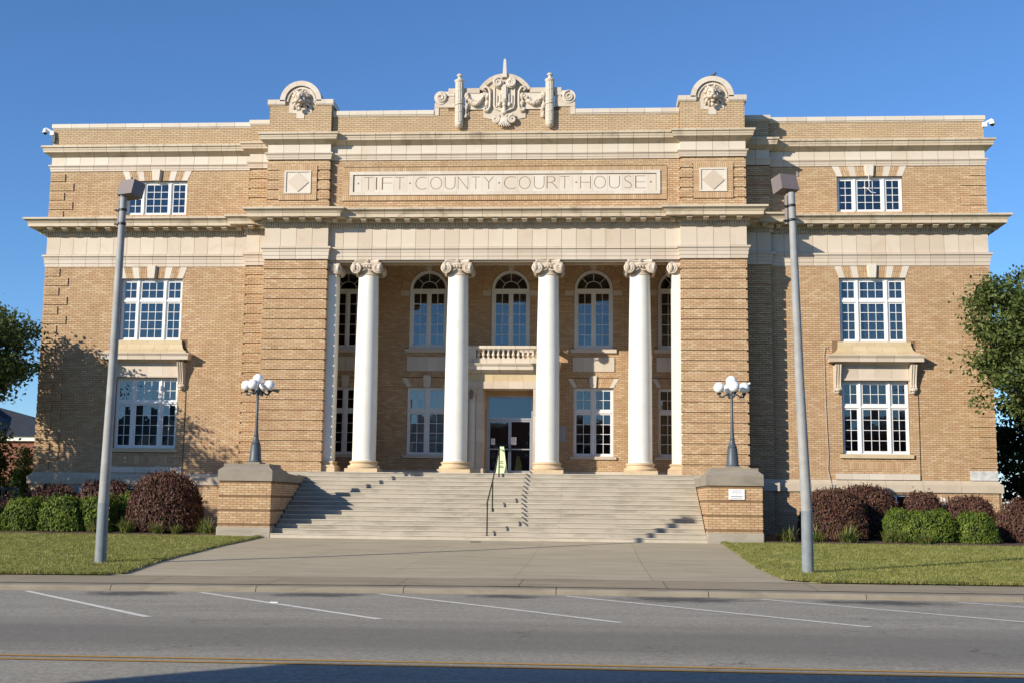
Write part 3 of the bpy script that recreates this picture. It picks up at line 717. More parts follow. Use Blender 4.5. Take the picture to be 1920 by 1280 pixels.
def wing_window(xc, z0, z1, tr, blind=None, y=.13, bm='blindg'):
    m = MB(); x0, x1 = xc-WH+.004, xc+WH-.004; fw = .06
    m.box(x0, x0+fw, y, y+.12, z0, z1-.003); m.box(x1-fw, x1, y, y+.12, z0, z1-.003); m.box(x0+fw, x1-fw, y+.001, y+.119, z1-fw-.02, z1-.004); m.box(x0+fw, x1-fw, y+.001, y+.119, z0, z0+.05)
    ws, wm = .60, .115
    xs = [x0+fw, x0+fw+ws, x0+fw+ws+wm, x1-fw-ws-wm, x1-fw-ws, x1-fw]
    for a, b in ((xs[1], xs[2]), (xs[3], xs[4])):
        m.box(a, b, y+.002, y+.118, z0+.05, z1-fw-.02); m.box(a+.035, b-.035, y-.025, y+.002, z0+.05, z1-fw-.025)
    zt = None
    if tr:
        zt = z1-(z1-z0)*.355
        for a, b in ((xs[0], xs[1]), (xs[2], xs[3]), (xs[4], xs[5])): m.box(a, b, y-.01, y+.117, zt-.045, zt+.045)
    wo = m.build('window', 'winwhite', court)
    for (a, b, cols) in ((xs[0], xs[1], 2), (xs[2], xs[3], 3), (xs[4], xs[5], 2)):
        g = .004
        if tr: sash(wo, a+g, b-g, zt+.05, z1-fw-.024, cols, 2, y+.03); sash(wo, a+g, b-g, z0+.054, zt-.05, cols, 4, y+.03)
        else: sash(wo, a+g, b-g, z0+.054, z1-fw-.024, cols, 4, y+.03)
    if blind:
        for (p, q, c, d) in blind: MB().box(x0+fw+(x1-x0-2*fw)*p, x0+fw+(x1-x0-2*fw)*q, y+.2, y+.21, z0+(z1-z0)*c, z0+(z1-z0)*d).build('blind', bm, wo)
    return wo
wing_window(-WX, *WZ[2], False, [(0, 1, .0, .25)]); wing_window(WX, *WZ[2], False, [(.3, .62, .45, 1), (.75, 1, 0, .5)])
wing_window(-WX, *WZ[1], True, [(0, 1, .0, 1)]); wing_window(WX, *WZ[1], True, [(.1, .31, 0, 1), (.38, .72, 0, 1), (.8, 1, 0, 1)], bm='blind')
wing_window(-WX, *WZ[0], True, [(0, 1, .05, 1)]); wing_window(WX, *WZ[0], True, [(0, 1, .28, 1)])
for s in (-1, 1):                                      # basement lights
    m = MB(); x = s*15.15; m.box(x-.65, x-.58, -.02, .06, 1.5, 2.14); m.box(x+.58, x+.65, -.02, .06, 1.5, 2.14); m.box(x-.04, x+.04, -.02, .06, 1.5, 2.14); m.box(x-.58, x+.58, -.018, .058, 2.07, 2.139)
    wo = m.build('basement_window', 'winwhite', court); pane(wo, x-.58, x-.04, 1.5, 2.07, .02); pane(wo, x+.04, x+.58, 1.5, 2.07, .02)
# porch windows
def porch_low(xc, blind):
    y = PW+.13; z0, z1, zt = LZ0, LZ1, 5.5; m = MB(); x0, x1 = xc-LH+.004, xc+LH-.004; fw = .07
    m.box(x0, x0+fw, y, y+.12, z0, z1-.003); m.box(x1-fw, x1, y, y+.12, z0, z1-.003); m.box(x0+fw, x1-fw, y+.001, y+.119, z1-fw, z1-.004); m.box(x0+fw, x1-fw, y+.001, y+.119, z0, z0+.05)
    m.box(xc-.06, xc+.06, y-.012, y+.118, z0+.05, z1-fw)
    for a, b in ((x0+fw, xc-.06), (xc+.06, x1-fw)): m.box(a, b, y-.01, y+.117, zt-.045, zt+.045)
    wo = m.build('window', 'winwhite', court)
    for a, b in ((x0+fw+.004, xc-.064), (xc+.064, x1-fw-.004)):
        sash(wo, a, b, zt+.05, z1-fw-.004, 2, 2, y+.03); sash(wo, a, b, z0+.054, zt-.05, 2, 4, y+.03)
    for (p, q, c, d) in blind: MB().box(x0+fw+(x1-x0-2*fw)*p, x0+fw+(x1-x0-2*fw)*q, y+.2, y+.21, z0+(z1-z0)*c, z0+(z1-z0)*d).build('blind', 'blind', wo)
porch_low(LX[0], []); porch_low(LX[1], [(0, 1, .0, 1)]); porch_low(LX[2], []); porch_low(LX[3], [])
def arc_band(xc, zs, r0, r1, y0, y1, n=24):
    m = MB()
    for i in range(n):
        a0, a1 = PI*i/n, PI*(i+1)/n
        m.prism([(xc+r*math.cos(a), zs+r*math.sin(a)) for r, a in ((r0, a0), (r1, a0), (r1, a1), (r0, a1))], y0, y1)
    return m
def porch_arch(xc):
    y = PW+.13; zs = AZS; m = arc_band(xc, zs, .70, AR_-.004, y-.06, y+.12); fw = .11; x0, x1 = xc-AR_+.004, xc+AR_-.004
    m.box(x0, x0+fw, y-.05, y+.12, AZB+.004, zs); m.box(x1-fw, x1, y-.05, y+.12, AZB+.004, zs); m.box(x0+fw, x1-fw, y-.03, y+.119, zs-.12, zs+.02); m.box(x0+fw, x1-fw, y+.001, y+.119, AZB+.004, AZB+.07)
    m.box(xc-.035, xc+.035, y-.015, y+.05, AZB+.07, zs-.12)
    m2 = arc_band(xc, zs, .345, .37, y+.03, y+.06, 16); m.add(m2.v, m2.f)
    for a in (PI/4, PI/2, 3*PI/4):
        dx, dz = math.cos(a), math.sin(a); nx, nz = -dz*.011, dx*.011
        m.prism([(xc+.37*dx-nx, zs+.37*dz-nz), (xc+.70*dx-nx, zs+.70*dz-nz), (xc+.70*dx+nx, zs+.70*dz+nz), (xc+.37*dx+nx, zs+.37*dz+nz)][::-1], y+.03, y+.06)
    wo = m.build('arched_window', 'winwhite', court)
    for k in range(4):
        pts = [(xc+.37*math.cos(a), zs+.37*math.sin(a)) for a in np.linspace(PI*k/4, PI*(k+1)/4, 6)][::-1]+[(xc+.70*math.cos(a), zs+.70*math.sin(a)) for a in np.linspace(PI*k/4, PI*(k+1)/4, 8)]
        MB().prism(pts, y+.04, y+.046).build('fanlight_pane', 'glass', wo)
    MB().prism([(xc+.345*math.cos(a), zs+.02+.325*math.sin(a)) for a in np.linspace(0, PI, 14)], y+.04, y+.046).build('fanlight_pane', 'glass', wo)
    for a, b in ((x0+fw+.004, xc-.037), (xc+.037, x1-fw-.004)): sash(wo, a, b, AZB+.075, zs-.125, 2, 5, y+.02, st=.062, bot=.10, mt=.024)
    MB().box(xc-.98, xc+.98, PW-.09, PW+.12, 8.0, 8.165).build('window_sill', 'terra', court)
    for s in (-1, 1): MB().box(xc+s*1.03-.19, xc+s*1.03+.19, PW-.02, PW+.1, 10.455, 10.685).build('impost_block', 'terra', court)
for x in AX: porch_arch(x)
for x in LX:
    for i in range(4): MB().box(x-.89+.445*i+.003, x-.89+.445*(i+1)-.003, PW-.035, PW+.1, 7.21, 7.82).build('panel_block', 'terra_p', court)
    MB().box(x-.97, x+.97, PW-.08, PW+.12, 3.505, 3.63).build('window_sill', 'terra', court)

# wing window hoods
for s in (-1, 1):
    x = s*WX
    for i in range(4): m = MB().box(x-1.40+.7*i+.003, x-1.40+.7*(i+1)-.003, -.10, .05, 7.87, 8.03).build('window_sill_block', 'terra_y', court)
    def flare(xa, xb, la, lb):
        pr = [(.10, 7.868), (.115, 7.78), (.16, 7.68), (.25, 7.60), (.36, 7.555), (.36, 7.50), (-.03, 7.50)]
        def E(xx, tip):                                  # tip: -1 left end, 1 right end, 0 middle
            return [(xx+tip*(0 if i > 5 or i == 0 else o-.10) if tip else xx, -o, z) for i, (o, z) in enumerate(pr)]
        k = len(pr); a, b = E(xa, la), E(xb, lb)
        MB().add(a+b, [tuple(range(k-1, -1, -1)), tuple(range(k, 2*k))]+[(q, (q+1) % k, (q+1) % k+k, q+k) for q in range(k)]).build('hood_flare_block', 'terra_y', court)
    xs = np.linspace(x-1.42, x+1.42, 6)
    for i in range(5): flare(xs[i]+(.003 if i else 0), xs[i+1]-(.003 if i < 4 else 0), -1 if i == 0 else 0, 1 if i == 4 else 0)
    sweep('hood_cornice_block', [(-.05, 7.22), (.44, 7.22), (.44, 7.36), (.455, 7.37), (.47, 7.40), (.50, 7.44), (.505, 7.475), (.30, 7.51), (-.05, 7.52)], 'terra', .62,
          plan=[(x-1.35, .3), (x-1.35, 0), (x+1.35, 0), (x+1.35, .3)], skip=())
    sweep('hood_bed_block', [(-.05, 7.12), (.08, 7.12), (.13, 7.17), (.18, 7.215), (-.05, 7.215)], 'terra', 1.4, plan=[(x-1.35, .3), (x-1.35, 0), (x+1.35, 0), (x+1.35, .3)])
    for i in range(4): MB().box(x-1.29+.645*i+.003, x-1.29+.645*(i+1)-.003, -.045, .05, 6.56, 7.118).build('hood_frieze_block', 'terra', court)
    MB().box(x-1.30, x+1.30, -.075, .05, 6.53, 6.60).build('hood_lintel', 'terra', court)
    for e in (-1, 1):                                    # scrolled consoles
        cx = x+e*1.44; m = MB(); pr = []
        for i in range(15):
            z = 7.12-1.0*i/14; u = i/14; o = .34-.10*u-.13*math.sin(min(u*1.25, 1)*PI*.5)+.05*math.exp(-((u-.9)/.08)**2); pr.append((-o, z))
        m.prismx([(.02, 7.12)]+pr+[(.02, 6.12)], cx-.13, cx+.13)
        for q in (-.09, .0, .09): m.tube([(cx+q, y_-.008, z_) for y_, z_ in pr[:13]], .028, 6)
        m.ball((cx, -.14, 6.16), (.12, .07, .07), 10, 6); m.ball((cx, -.1, 6.07), (.07, .05, .06), 8, 6); m.box(cx-.16, cx+.16, -.03, .02, 6.02, 7.12)
        m.build('console', 'terra', court)
    MB().box(x-1.39, x+1.39, -.085, .05, 3.52, 3.675).build('window_sill_block', 'terra_y', court)
    for i in range(5): MB().box(x-1.6+.64*i+.003, x-1.6+.64*(i+1)-.003, -.075, .05, 2.70, 2.93).build('sill_base_block', 'terra_p', court)
    sol = MB(); n = 26
    for i in range(n): sol.box(x-1.03+2.06*i/n+.005, x-1.03+2.06*(i+1)/n-.005, -.012, .02, 3.09, 3.35)
    sol.build('soldier_bricks', 'brick', court, kind='stuff')
    MB().tube([(x+1.63, -.02, 6.05), (x+1.635, -.02, 4.5), (x+1.63, -.02, 2.94)], .011, 5).build('bay_shadow_line', 'cable', court)  # thin dark tube standing in for the shadow line of the window bay edge
pts = [(12.72, -.03, 7.75), (12.66, -.06, 7.86), (12.58, -.05, 7.8), (12.55, -.03, 7.5), (12.57, -.02, 6), (12.60, -.03, 4.6), (12.64, -.03, 3.6), (12.60, -.04, 3.1), (12.62, -.1, 2.75), (12.70, -.2, 2.5), (12.72, -.2, 2.1)]
MB().tube(pts, .014, 5).build('loose_cable', 'cablew', court)
pts = [(14.43, -.14, 14.72), (14.45, -.05, 14.5), (14.47, .0, 14.28), (14.42, -.02, 14.15), (14.25, .05, 14.25)]
MB().tube(pts, .016, 5).tube([(14.42, -.02, 14.15), (14.55, 0, 14.02), (14.72, .02, 14.0)], .016, 5).build('loose_cable', 'camwhite', court)
MB().box(17.985, 19.008, -.062, .02, 2.705, 3.065).build('cornerstone', 'marble', court)

# ------------------------------------------------------------------ name panel: incised letters
def text_cutter(ch, x0, x1, z0, z1, y0, y1):
    cu = bpy.data.curves.new('t', 'FONT'); cu.body = ch; cu.extrude = .5; cu.resolution_u = 5; cu.offset = -.03
    o = bpy.data.objects.new('t', cu); C.objects.link(o)
    dg = bpy.context.evaluated_depsgraph_get(); me = bpy.data.meshes.new_from_object(o.evaluated_get(dg))
    v = np.array([p.co[:] for p in me.vertices]); lo, hi = v.min(0), v.max(0)
    for p in me.vertices:
        a = (p.co.x-lo[0])/(hi[0]-lo[0]); b = (p.co.y-lo[1])/(hi[1]-lo[1]); c = (p.co.z-lo[2])/(hi[2]-lo[2])
        p.co = (x0+(x1-x0)*a, y1+(y0-y1)*c, z0+(z1-z0)*b)
    bm = bmesh.new(); bm.from_mesh(me); bmesh.ops.remove_doubles(bm, verts=bm.verts, dist=1e-5); bmesh.ops.recalc_face_normals(bm, faces=bm.faces); bm.to_mesh(me); bm.free()
    bpy.data.objects.remove(o); return me
LET = [('T', -5.56, -5.186), ('I', -5.10, -5.015), ('F', -4.844, -4.417), ('T', -4.31, -3.933), ('C', -3.5, -3.054), ('O', -2.905, -2.438), ('U', -2.332, -1.907), ('N', -1.808, -1.399), ('T', -1.272, -.923), ('Y', -.786, -.385),
       ('C', .016, .49), ('O', .605, 1.068), ('U', 1.194, 1.614), ('R', 1.698, 2.159), ('T', 2.222, 2.599), ('H', 3.017, 3.435), ('O', 3.56, 4.019), ('U', 4.144, 4.571), ('S', 4.727, 5.039), ('E', 5.164, 5.579)]
items = LET+[('.', d-.035, d+.035) for d in (-5.785, -3.713, -.174, 2.86, 5.776)]; items.sort(key=lambda q: q[1])
edges = [-5.97]+[(items[i][2]+items[i+1][1])/2 for i in range(len(items)-1)]+[5.97]
YP = YC-.024
for (ch, xa, xb), e0, e1 in zip(items, edges[:-1], edges[1:]):
    bx = MB().box(e0+.0025, e1-.0025, YP, YP+.12, 13.79, 14.46); me = bpy.data.meshes.new('letter_block'); me.from_pydata(bx.v, [], bx.f); me.update()
    ob = link('letter_block', me, 'terra_p', None)
    if ch == '.': cm = bpy.data.meshes.new('c'); q = MB().lathe([(.036, -.03), (.036, .035)], 0, 0, 12).xform(Matrix.Translation(((xa+xb)/2, YP, 14.135)) @ Matrix.Rotation(PI/2, 4, 'X')); cm.from_pydata(q.v, [], q.f); cm.update()
    elif ch == 'I': cm = bpy.data.meshes.new('c'); q = MB().box(xa+.015, xb-.015, YP-.03, YP+.02, 13.881, 14.388); cm.from_pydata(q.v, [], q.f); cm.update()
    else: cm = text_cutter(ch, xa, xb, 13.881, 14.388, YP-.03, YP+.02)
    co = bpy.data.objects.new('c', cm); C.objects.link(co)
    md = ob.modifiers.new('b', 'BOOLEAN'); md.object = co; md.operation = 'DIFFERENCE'; md.solver = 'EXACT'
    dg = bpy.context.evaluated_depsgraph_get(); nm = bpy.data.meshes.new_from_object(ob.evaluated_get(dg)); ob.modifiers.clear()
    ob.data = nm; nm.name = 'letter_block'; bpy.data.objects.remove(co); ob.parent = court
n = 20
for i in range(n):
    a, b = -6.14+12.28*i/n+.003, -6.14+12.28*(i+1)/n-.003
    MB().box(a, b, YC-.075, YC+.05, 14.48, 14.605).build('panel_frame_block', 'terra_p', court); MB().box(a, b, YC-.075, YC+.05, 13.65, 13.775).build('panel_frame_block', 'terra_p', court)
for s in (-1, 1): MB().box(s*6.14, s*5.99, YC-.074, YC+.05, 13.776, 14.479).build('panel_frame_block', 'terra_p', court)
# tower diamonds
for s in (-1, 1):
    x = s*8.17; a, b, zb, zt = x-.535, x+.535, 13.68, 14.62; m = MB()
    m.box(a, b, YT-.06, YT+.02, zt-.06, zt); m.box(a, b, YT-.06, YT+.02, zb, zb+.06); m.box(a, a+.07, YT-.059, YT+.02, zb+.06, zt-.06); m.box(b-.07, b, YT-.059, YT+.02, zb+.06, zt-.06); m.build('panel_frame', 'terra_p', court)
    MB().box(a+.07, b-.07, YT-.025, YT+.02, zb+.06, zt-.06).build('panel_field', 'terra_p', court)
    zc = (zb+zt)/2; MB().prism([(x, zb+.07), (x+.44, zc), (x, zt-.07), (x-.44, zc)], YT-.055, YT-.024).build('diamond', 'terra', court)

# ------------------------------------------------------------------ columns, pilasters
def spiral(turns, r0, r1, n=46, sg=1, a0=0):
    out = []
    for i in range(n+1): u = i/n; a = a0+sg*2*PI*turns*u; r = r0*(r1/r0)**u; out.append((r*math.cos(a), r*math.sin(a)))
    return out
def capital(half, zt, rtop):
    """scamozzi style capital around the local z axis; zt = top"""
    m = MB(); h = half
    ab = []
    for k in range(4):                                   # concave abacus
        a = PI/2*k+PI/4; c0 = Vector((math.cos(a), math.sin(a)))*h*1.30; c1 = Vector((math.cos(a+PI/2), math.sin(a+PI/2)))*h*1.30; t_ = Vector((-math.sin(a), math.cos(a)))
        d = (c1-c0).normalized(); nrm = Vector((math.cos(a+PI/4), math.sin(a+PI/4)))
        for i in range(7):
            u = .06+.88*i/6; p = c0.lerp(c1, u)-nrm*h*.20*math.sin(PI*u); ab.append((p.x, p.y))
    m.prismz(ab, zt-.075, zt-.002); m.prismz([(x*.95, y*.95) for x, y in ab], zt-.115, zt-.076)
    m.lathe([(rtop*1.0, zt-.60), (rtop*1.06, zt-.57), (rtop*1.0, zt-.545), (rtop*.95, zt-.50), (rtop*1.02, zt-.40), (rtop*1.05, zt-.36), (rtop*1.12, zt-.345), (rtop*1.3, zt-.24), (rtop*1.36, zt-.18), (rtop*1.2, zt-.115)], seg=28)
    for k in range(28):                                  # egg and dart
        a = 2*PI*k/28; m.ball((rtop*1.27*math.cos(a), rtop*1.27*math.sin(a), zt-.255), (.034, .034, .075), 6, 5)
    for k in range(4):                                   # two splayed volutes per side
        R_ = Matrix.Rotation(PI/2*k, 4, 'Z')
        for s in (-1, 1):
            q = MB(); rv = .215; q.lathe([(rv*.97, -.05), (rv, -.02), (rv*.98, .03), (rv*.9, .035)], seg=20)
            sp = spiral(2.3, rv*.93, .035, 44, -s, PI/2); q.tube([(x, y, .04) for x, y in sp], [.028-.014*i/44 for i in range(45)], 6); q.ball((0, 0, .045), .035, 8, 6)
            q.xform(R_ @ Matrix.Translation((s*h*.76, -h*.93, zt-.33)) @ Matrix.Rotation(s*.13, 4, 'Z') @ Matrix.Rotation(PI/2, 4, 'X')); m.add(q.v, q.f)
            q = MB().tube([(s*h*.98, -h*.86, zt-.14), (s*h*.55, -h*.80, zt-.125), (s*h*.25, -h*.78, zt-.135)], .035, 6).xform(R_); m.add(q.v, q.f)
        q = MB(); [q.ball((.05*math.cos(a), -h*.80, zt-.055+.05*math.sin(a)), (.032, .035, .032), 6, 5) for a in np.linspace(0, 2*PI, 7)[:-1]]; q.ball((0, -h*.83, zt-.055), .035, 6, 5); q.xform(R_); m.add(q.v, q.f)
        q = MB(); [q.tube([(s*.05, -h*.80, zt-.36), (s*.14, -h*.86, zt-.42), (s*.25, -h*.84, zt-.40)], .024, 6) for s in (-1, 1)]; q.xform(R_); m.add(q.v, q.f)
    return m
COLY = -.93; ZT = 11.05
cap_m = capital(.56, 0, .39)
sh = [(.475, 3.22), (.463, 3.27)]+[(.457-.067*max(0, (u-.25)/.75)**1.6, 3.27+(10.47-3.27)*u) for u in np.linspace(0, 1, 14)]
base_m = MB().box(-.635, .635, -.635, .635, 0, .155).lathe([(.60, .156), (.625, .19), (.63, .225), (.605, .27), (.545, .285), (.525, .31), (.52, .345), (.535, .36), (.55, .375), (.562, .40), (.55, .435), (.49, .455)], seg=40)
capd = based = shd = None
for x in (-5.35, -1.78, 1.78, 5.35):
    if capd is None:
        co = MB().lathe([(r, z) for r, z in sh], seg=48).build('column', 'column', court, True, angle=40)
        b_ = base_m.build('base', 'colbase', co, True, angle=35, loc=(0, 0, ZF)); c_ = cap_m.build('capital', 'terra', co, True, angle=40, loc=(0, 0, ZT))
        capd, based, shd = c_.data, b_.data, co.data
    else:
        co = bpy.data.objects.new('column', shd); C.objects.link(co); co.parent = court
        for nm, d, z in (('base', based, ZF), ('capital', capd, ZT)): o = bpy.data.objects.new(nm, d); C.objects.link(o); o.parent = co; o.location = (0, 0, z)
    co.location = (x, COLY, 0)
for s in (-1, 1):                                        # square antae behind the piers
    x = s*6.94; m = MB().box(-.36, .36, -.36, .36, 3.18, 10.47); o = m.build('pilaster', 'column', court); o.location = (x, -.87, 0)
    MB().lathe([(.54, 0), (.54, .155), (.52, .16), (.53, .225), (.48, .28), (.43, .30), (.42, .345), (.46, .38), (.45, .43), (.36, .44)], seg=4, sq=True).build('base', 'colbase', o, loc=(0, 0, ZF))
    q = capital(.47, 0, .34); q.box(-.36, .36, -.36, .36, -.58, -.1); o2 = q.build('capital', 'terra', o, True, angle=40, loc=(0, 0, ZT))

# ------------------------------------------------------------------ doorway, balcony
for s in (-1, 1):
    for i in range(6):
        z0_ = ZF+.3+(6.38-ZF-.3)*i/6; z1_ = ZF+.3+(6.38-ZF-.3)*(i+1)/6
        MB().box(s*1.05, s*1.33, 2.52, PW, z0_+.003, z1_-.003).build('jamb_block', 'terra', court)
        MB().lathe([(.17, z0_+.002), (.17, z1_-.002)], s*1.50, 2.62, 16).build('engaged_column_drum', 'terra_p', court, True, angle=40)
    MB().box(s*1.0, s*1.72, 2.40, PW, ZF+.002, ZF+.30).build('portal_base', 'terra', court); MB().box(s*1.34, s*1.72, 2.66, PW, ZF+.30, 6.38).build('portal_pier', 'terra', court)
    MB().box(s*1.32, s*1.70, 2.42, 2.8, 6.12, 6.38).build('portal_capital', 'terra_y', court)
    MB().box(s*1.03, s*1.5, PW+.02, 3.86, 5.6, 6.39).build('reveal_block', 'terra_y', court)
for i in range(6): MB().box(-1.9+3.8*i/6+.003, -1.9+3.8*(i+1)/6-.003, 2.50, PW+.02, 6.385, 6.68).build('portal_architrave_block', 'terra', court)
for i in range(6): MB().box(-1.85+3.7*i/6+.003, -1.85+3.7*(i+1)/6-.003, 2.55, PW+.02, 6.685, 7.03).build('portal_frieze_block', 'terra_y', court)
sweep('portal_cornice_block', [(-.3, 7.03), (.03, 7.03), (.10, 7.10), (.12, 7.13), (.26, 7.15), (.26, 7.30), (.29, 7.31), (.34, 7.38), (.345, 7.41), (-.3, 7.43)], 'terra_p', .72, plan=[(-1.86, PW), (-1.86, 2.52), (1.86, 2.52), (1.86, PW)])
MB().box(-1.9, 1.9, 2.6, PW, 7.2, 7.44).build('balcony_floor', 'terra', court)
sweep('balustrade_plinth', [(-.2, 7.435), (.0, 7.435), (.0, 7.63), (-.2, 7.63)], 'terra_p', .62, plan=[(-2.1, PW), (-2.1, 2.38), (2.1, 2.38), (2.1, PW)])
sweep('balustrade_rail', [(-.21, 8.02), (.01, 8.02), (.03, 8.05), (.03, 8.13), (.01, 8.16), (-.21, 8.16)], 'terra_p', .62, plan=[(-2.1, PW), (-2.1, 2.38), (2.1, 2.38), (2.1, PW)])
for s in (-1, 1): MB().box(s*1.36, s*2.099, 2.385, 2.57, 7.632, 8.018).build('balustrade_pedestal', 'terra_p', court)
bal = MB().box(-.065, .065, -.065, .065, 0, .045).lathe([(.045, .046), (.03, .07), (.05, .10), (.075, .15), (.07, .19), (.04, .25), (.03, .30), (.045, .315), (.03, .33), (.05, .345)], seg=14).box(-.06, .06, -.06, .06, .346, .386)
bd = None; nb = 13
for i in range(nb):
    x = -1.36+2.72*(i+.5)/nb
    if bd is None: o = bal.build('baluster', 'terra_p', court, True, angle=35); bd = o.data
    else: o = bpy.data.objects.new('baluster', bd); C.objects.link(o); o.parent = court
    o.location = (x, 2.48, 7.632)
# glazed entrance
yd = 3.88; m = MB()
MB().box(-1.28, 1.28, 3.86, 3.96, 6.2, 6.42).box(-1.28, -1.0, 3.87, 3.96, 2.7, 6.2).box(1.0, 1.28, 3.87, 3.96, 2.7, 6.2).build('door_wall', 'brick', court)
MB().box(-1.0, 1.0, 3.6, 4.3, 2.761, 2.92).build('threshold', 'terra', court)
m.box(-1.0, -.91, yd, yd+.1, 2.92, 6.2); m.box(.91, 1.0, yd, yd+.1, 2.92, 6.2); m.box(-.91, .91, yd+.001, yd+.099, 6.12, 6.199); m.box(-.91, .91, yd+.001, yd+.099, 5.16, 5.25)
dfr = m.build('entrance_door', 'alu', court)
pane(dfr, -.91, .91, 5.25, 6.12, yd+.05)
for s in (-1, 1):
    m = MB(); a, b = (-.905, -.008) if s < 0 else (.008, .905); m.box(a, a+.055, yd+.02, yd+.07, 2.93, 5.155); m.box(b-.055, b, yd+.02, yd+.07, 2.93, 5.155); m.box(a+.055, b-.055, yd+.021, yd+.069, 2.93, 3.02); m.box(a+.055, b-.055, yd+.021, yd+.069, 5.09, 5.154); m.box(a+.055, b-.055, yd+.01, yd+.03, 3.90, 3.95)
    lf = m.build('door_leaf', 'alu', dfr)
    pane(dfr, a+.055, b-.055, 3.02, 5.09, yd+.045)
    MB().tube([(s*.05, yd+.02, 3.8), (s*.05, yd-.05, 3.82), (s*.05, yd-.05, 4.12), (s*.05, yd+.02, 4.14)], .014, 6).build('door_handle', 'darkmetal', dfr)
for (x, z, w_, h_) in ((-.72, 4.25, .17, .26), (.17, 4.28, .22, .32)):
    o = tag(MB().box(x-w_/2, x+w_/2, yd+.028, yd+.034, z-h_/2, z+h_/2).build('paper_notice', 'paper', None), 'paper notice taped to the '+('left' if x < 0 else 'right')+' glass entrance door', 'notice', 'notices on the entrance doors')
    for i in range(5): MB().box(x-w_*.36, x+w_*.36*(1 if i % 2 else .6), yd+.026, yd+.0285, z+h_*.32-i*h_*.15, z+h_*.37-i*h_*.15).build('print_line', 'ink', o)
nb_ = tag(MB().box(2.02, 2.38, PW-.03, PW-.012, 4.23, 4.88).build('notice_board', 'signgrey', None), 'small grey notice plate with printed lines on porch wall right of the door', 'notice')
for i, (z, w_) in enumerate(((4.80, .2), (4.73, .16), (4.64, .22), (4.52, .24), (4.46, .24), (4.38, .3), (4.30, .26))): MB().box(2.07, 2.07+w_, PW-.033, PW-.0295, z-.014, z+.014).build('print_line', 'ink', nb_)
ln = thing('wall_lantern', 'small wall lantern on the portal pier left of the entrance door', 'lantern', (-1.52, 2.40, 5.95))
MB().lathe([(.04, -.02), (.07, .02), (.085, .28), (.05, .33), (.02, .38)], 0, -.06, 6).build('lantern_body', 'headbrown', ln); MB().box(-.03, .03, -.05, .06, .06, .2).build('bracket', 'darkmetal', ln)

# ------------------------------------------------------------------ parapet ornament
for s in (-1, 1):                                        # tower crowns: coping, arch, lion
    x = s*8.165; a, b = x-1.33, x+1.33
    for (p, q) in ((a, x-1.0), (x-1.0, x-.62), (x+.62, x+1.0), (x+1.0, b)):
        MB().prismx([(-.5, 17.30), (-.5, 17.54), (YT-.06, 17.54), (YT-.07, 17.52), (YT-.07, 17.36), (YT-.03, 17.30)], p+.003, q-.003).build('coping_block', 'terra_p', court)
    zs = 17.47
    for i in range(7):
        a0, a1 = PI*i/7+.003, PI*(i+1)/7-.003; n = 5; ps = [(x+.64*math.cos(a), zs+.64*math.sin(a)) for a in np.linspace(a1, a0, n)]+[(x+.84*math.cos(a), zs+.84*math.sin(a)) for a in np.linspace(a0, a1, n)]
        MB().prism(ps, YT-.07, -.6).build('arch_coping_block', 'terra_p', court)
    MB().prism([(x-.63, 17.3)]+[(x+.635*math.cos(a), zs+.635*math.sin(a)) for a in np.linspace(PI, 0, 20)][::-1][::-1][0:0]+[(x+.63, 17.3)]+[(x+.635*math.cos(a), zs+.635*math.sin(a)) for a in np.linspace(0, PI, 20)], YT+.06, -.62).build('tympanum', 'terra', court)
    MB().box(x-.46, x-.33, YT-.02, YT+.1, 16.985, 17.33).box(x+.33, x+.46, YT-.02, YT+.1, 16.985, 17.33).box(x-.33, x+.33, YT-.015, YT+.1, 16.985, 17.2).box(x-.16, x+.16, YT-.02, YT+.1, 16.765, 16.984).build('niche_surround', 'terra_p', court)
    arc_band(x, zs, .52, .60, YT+.0, YT+.07, 18).build('niche_moulding', 'terra_p', court)
    m = MB(); zc = 17.52; y = YT+.02                     # lion mask
    m.ball((x, y-.10, zc+.04), (.235, .20, .30), 20, 16)                    # skull
    m.ball((x, y-.24, zc+.16), (.15, .08, .10), 14, 8)                      # forehead
    m.tube([(x, y-.30, zc+.16), (x, y-.36, zc+.04), (x, y-.42, zc-.05)], [.055, .06, .07], 10)   # nose bridge
    m.ball((x, y-.44, zc-.065), (.075, .045, .04), 10, 6)
    for e in (-1, 1):
        m.ball((x+e*.075, y-.36, zc-.13), (.09, .09, .07), 12, 8)           # muzzle
        m.tube([(x+e*.05, y-.31, zc+.09), (x+e*.11, y-.31, zc+.125), (x+e*.17, y-.26, zc+.10)], [.03, .035, .02], 8)   # brow
        m.ball((x+e*.105, y-.285, zc+.055), (.035, .02, .02), 8, 6)         # eye
        m.ball((x+e*.155, y-.22, zc-.06), (.09, .09, .12), 10, 8)           # cheek
        m.ball((x+e*.21, y-.10, zc+.27), (.055, .05, .065), 10, 6)          # ear
    m.ball((x, y-.30, zc-.285), (.085, .08, .06), 12, 8); m.ball((x, y-.2, zc-.39), (.085, .07, .10), 10, 8)   # jaw, beard
    r2 = random.Random(5); nn = 17
    for i in range(nn):                                  # heavy mane locks
        an = PI/2+(i/(nn-1)-.5)*2*PI*.80; d = Vector((math.cos(an), math.sin(an))); k = r2.uniform(.85, 1.1); tw = Vector((-d.y, d.x))*r2.uniform(-.07, .07)
        p0 = Vector((x+d.x*.24, zc+.02+d.y*.30)); p1 = Vector((x+d.x*.33*k, zc+d.y*.40*k))+tw; p2 = p1+Vector((d.x*.04, d.y*.03-.06))+tw*.5
        m.tube([(p0.x, y-.12, p0.y), (p1.x, y-.10, p1.y), (p2.x, y-.02, p2.y)], [.06, .058, .022], 8)
    m.build('lion_mask', 'terra', court, True, angle=60)
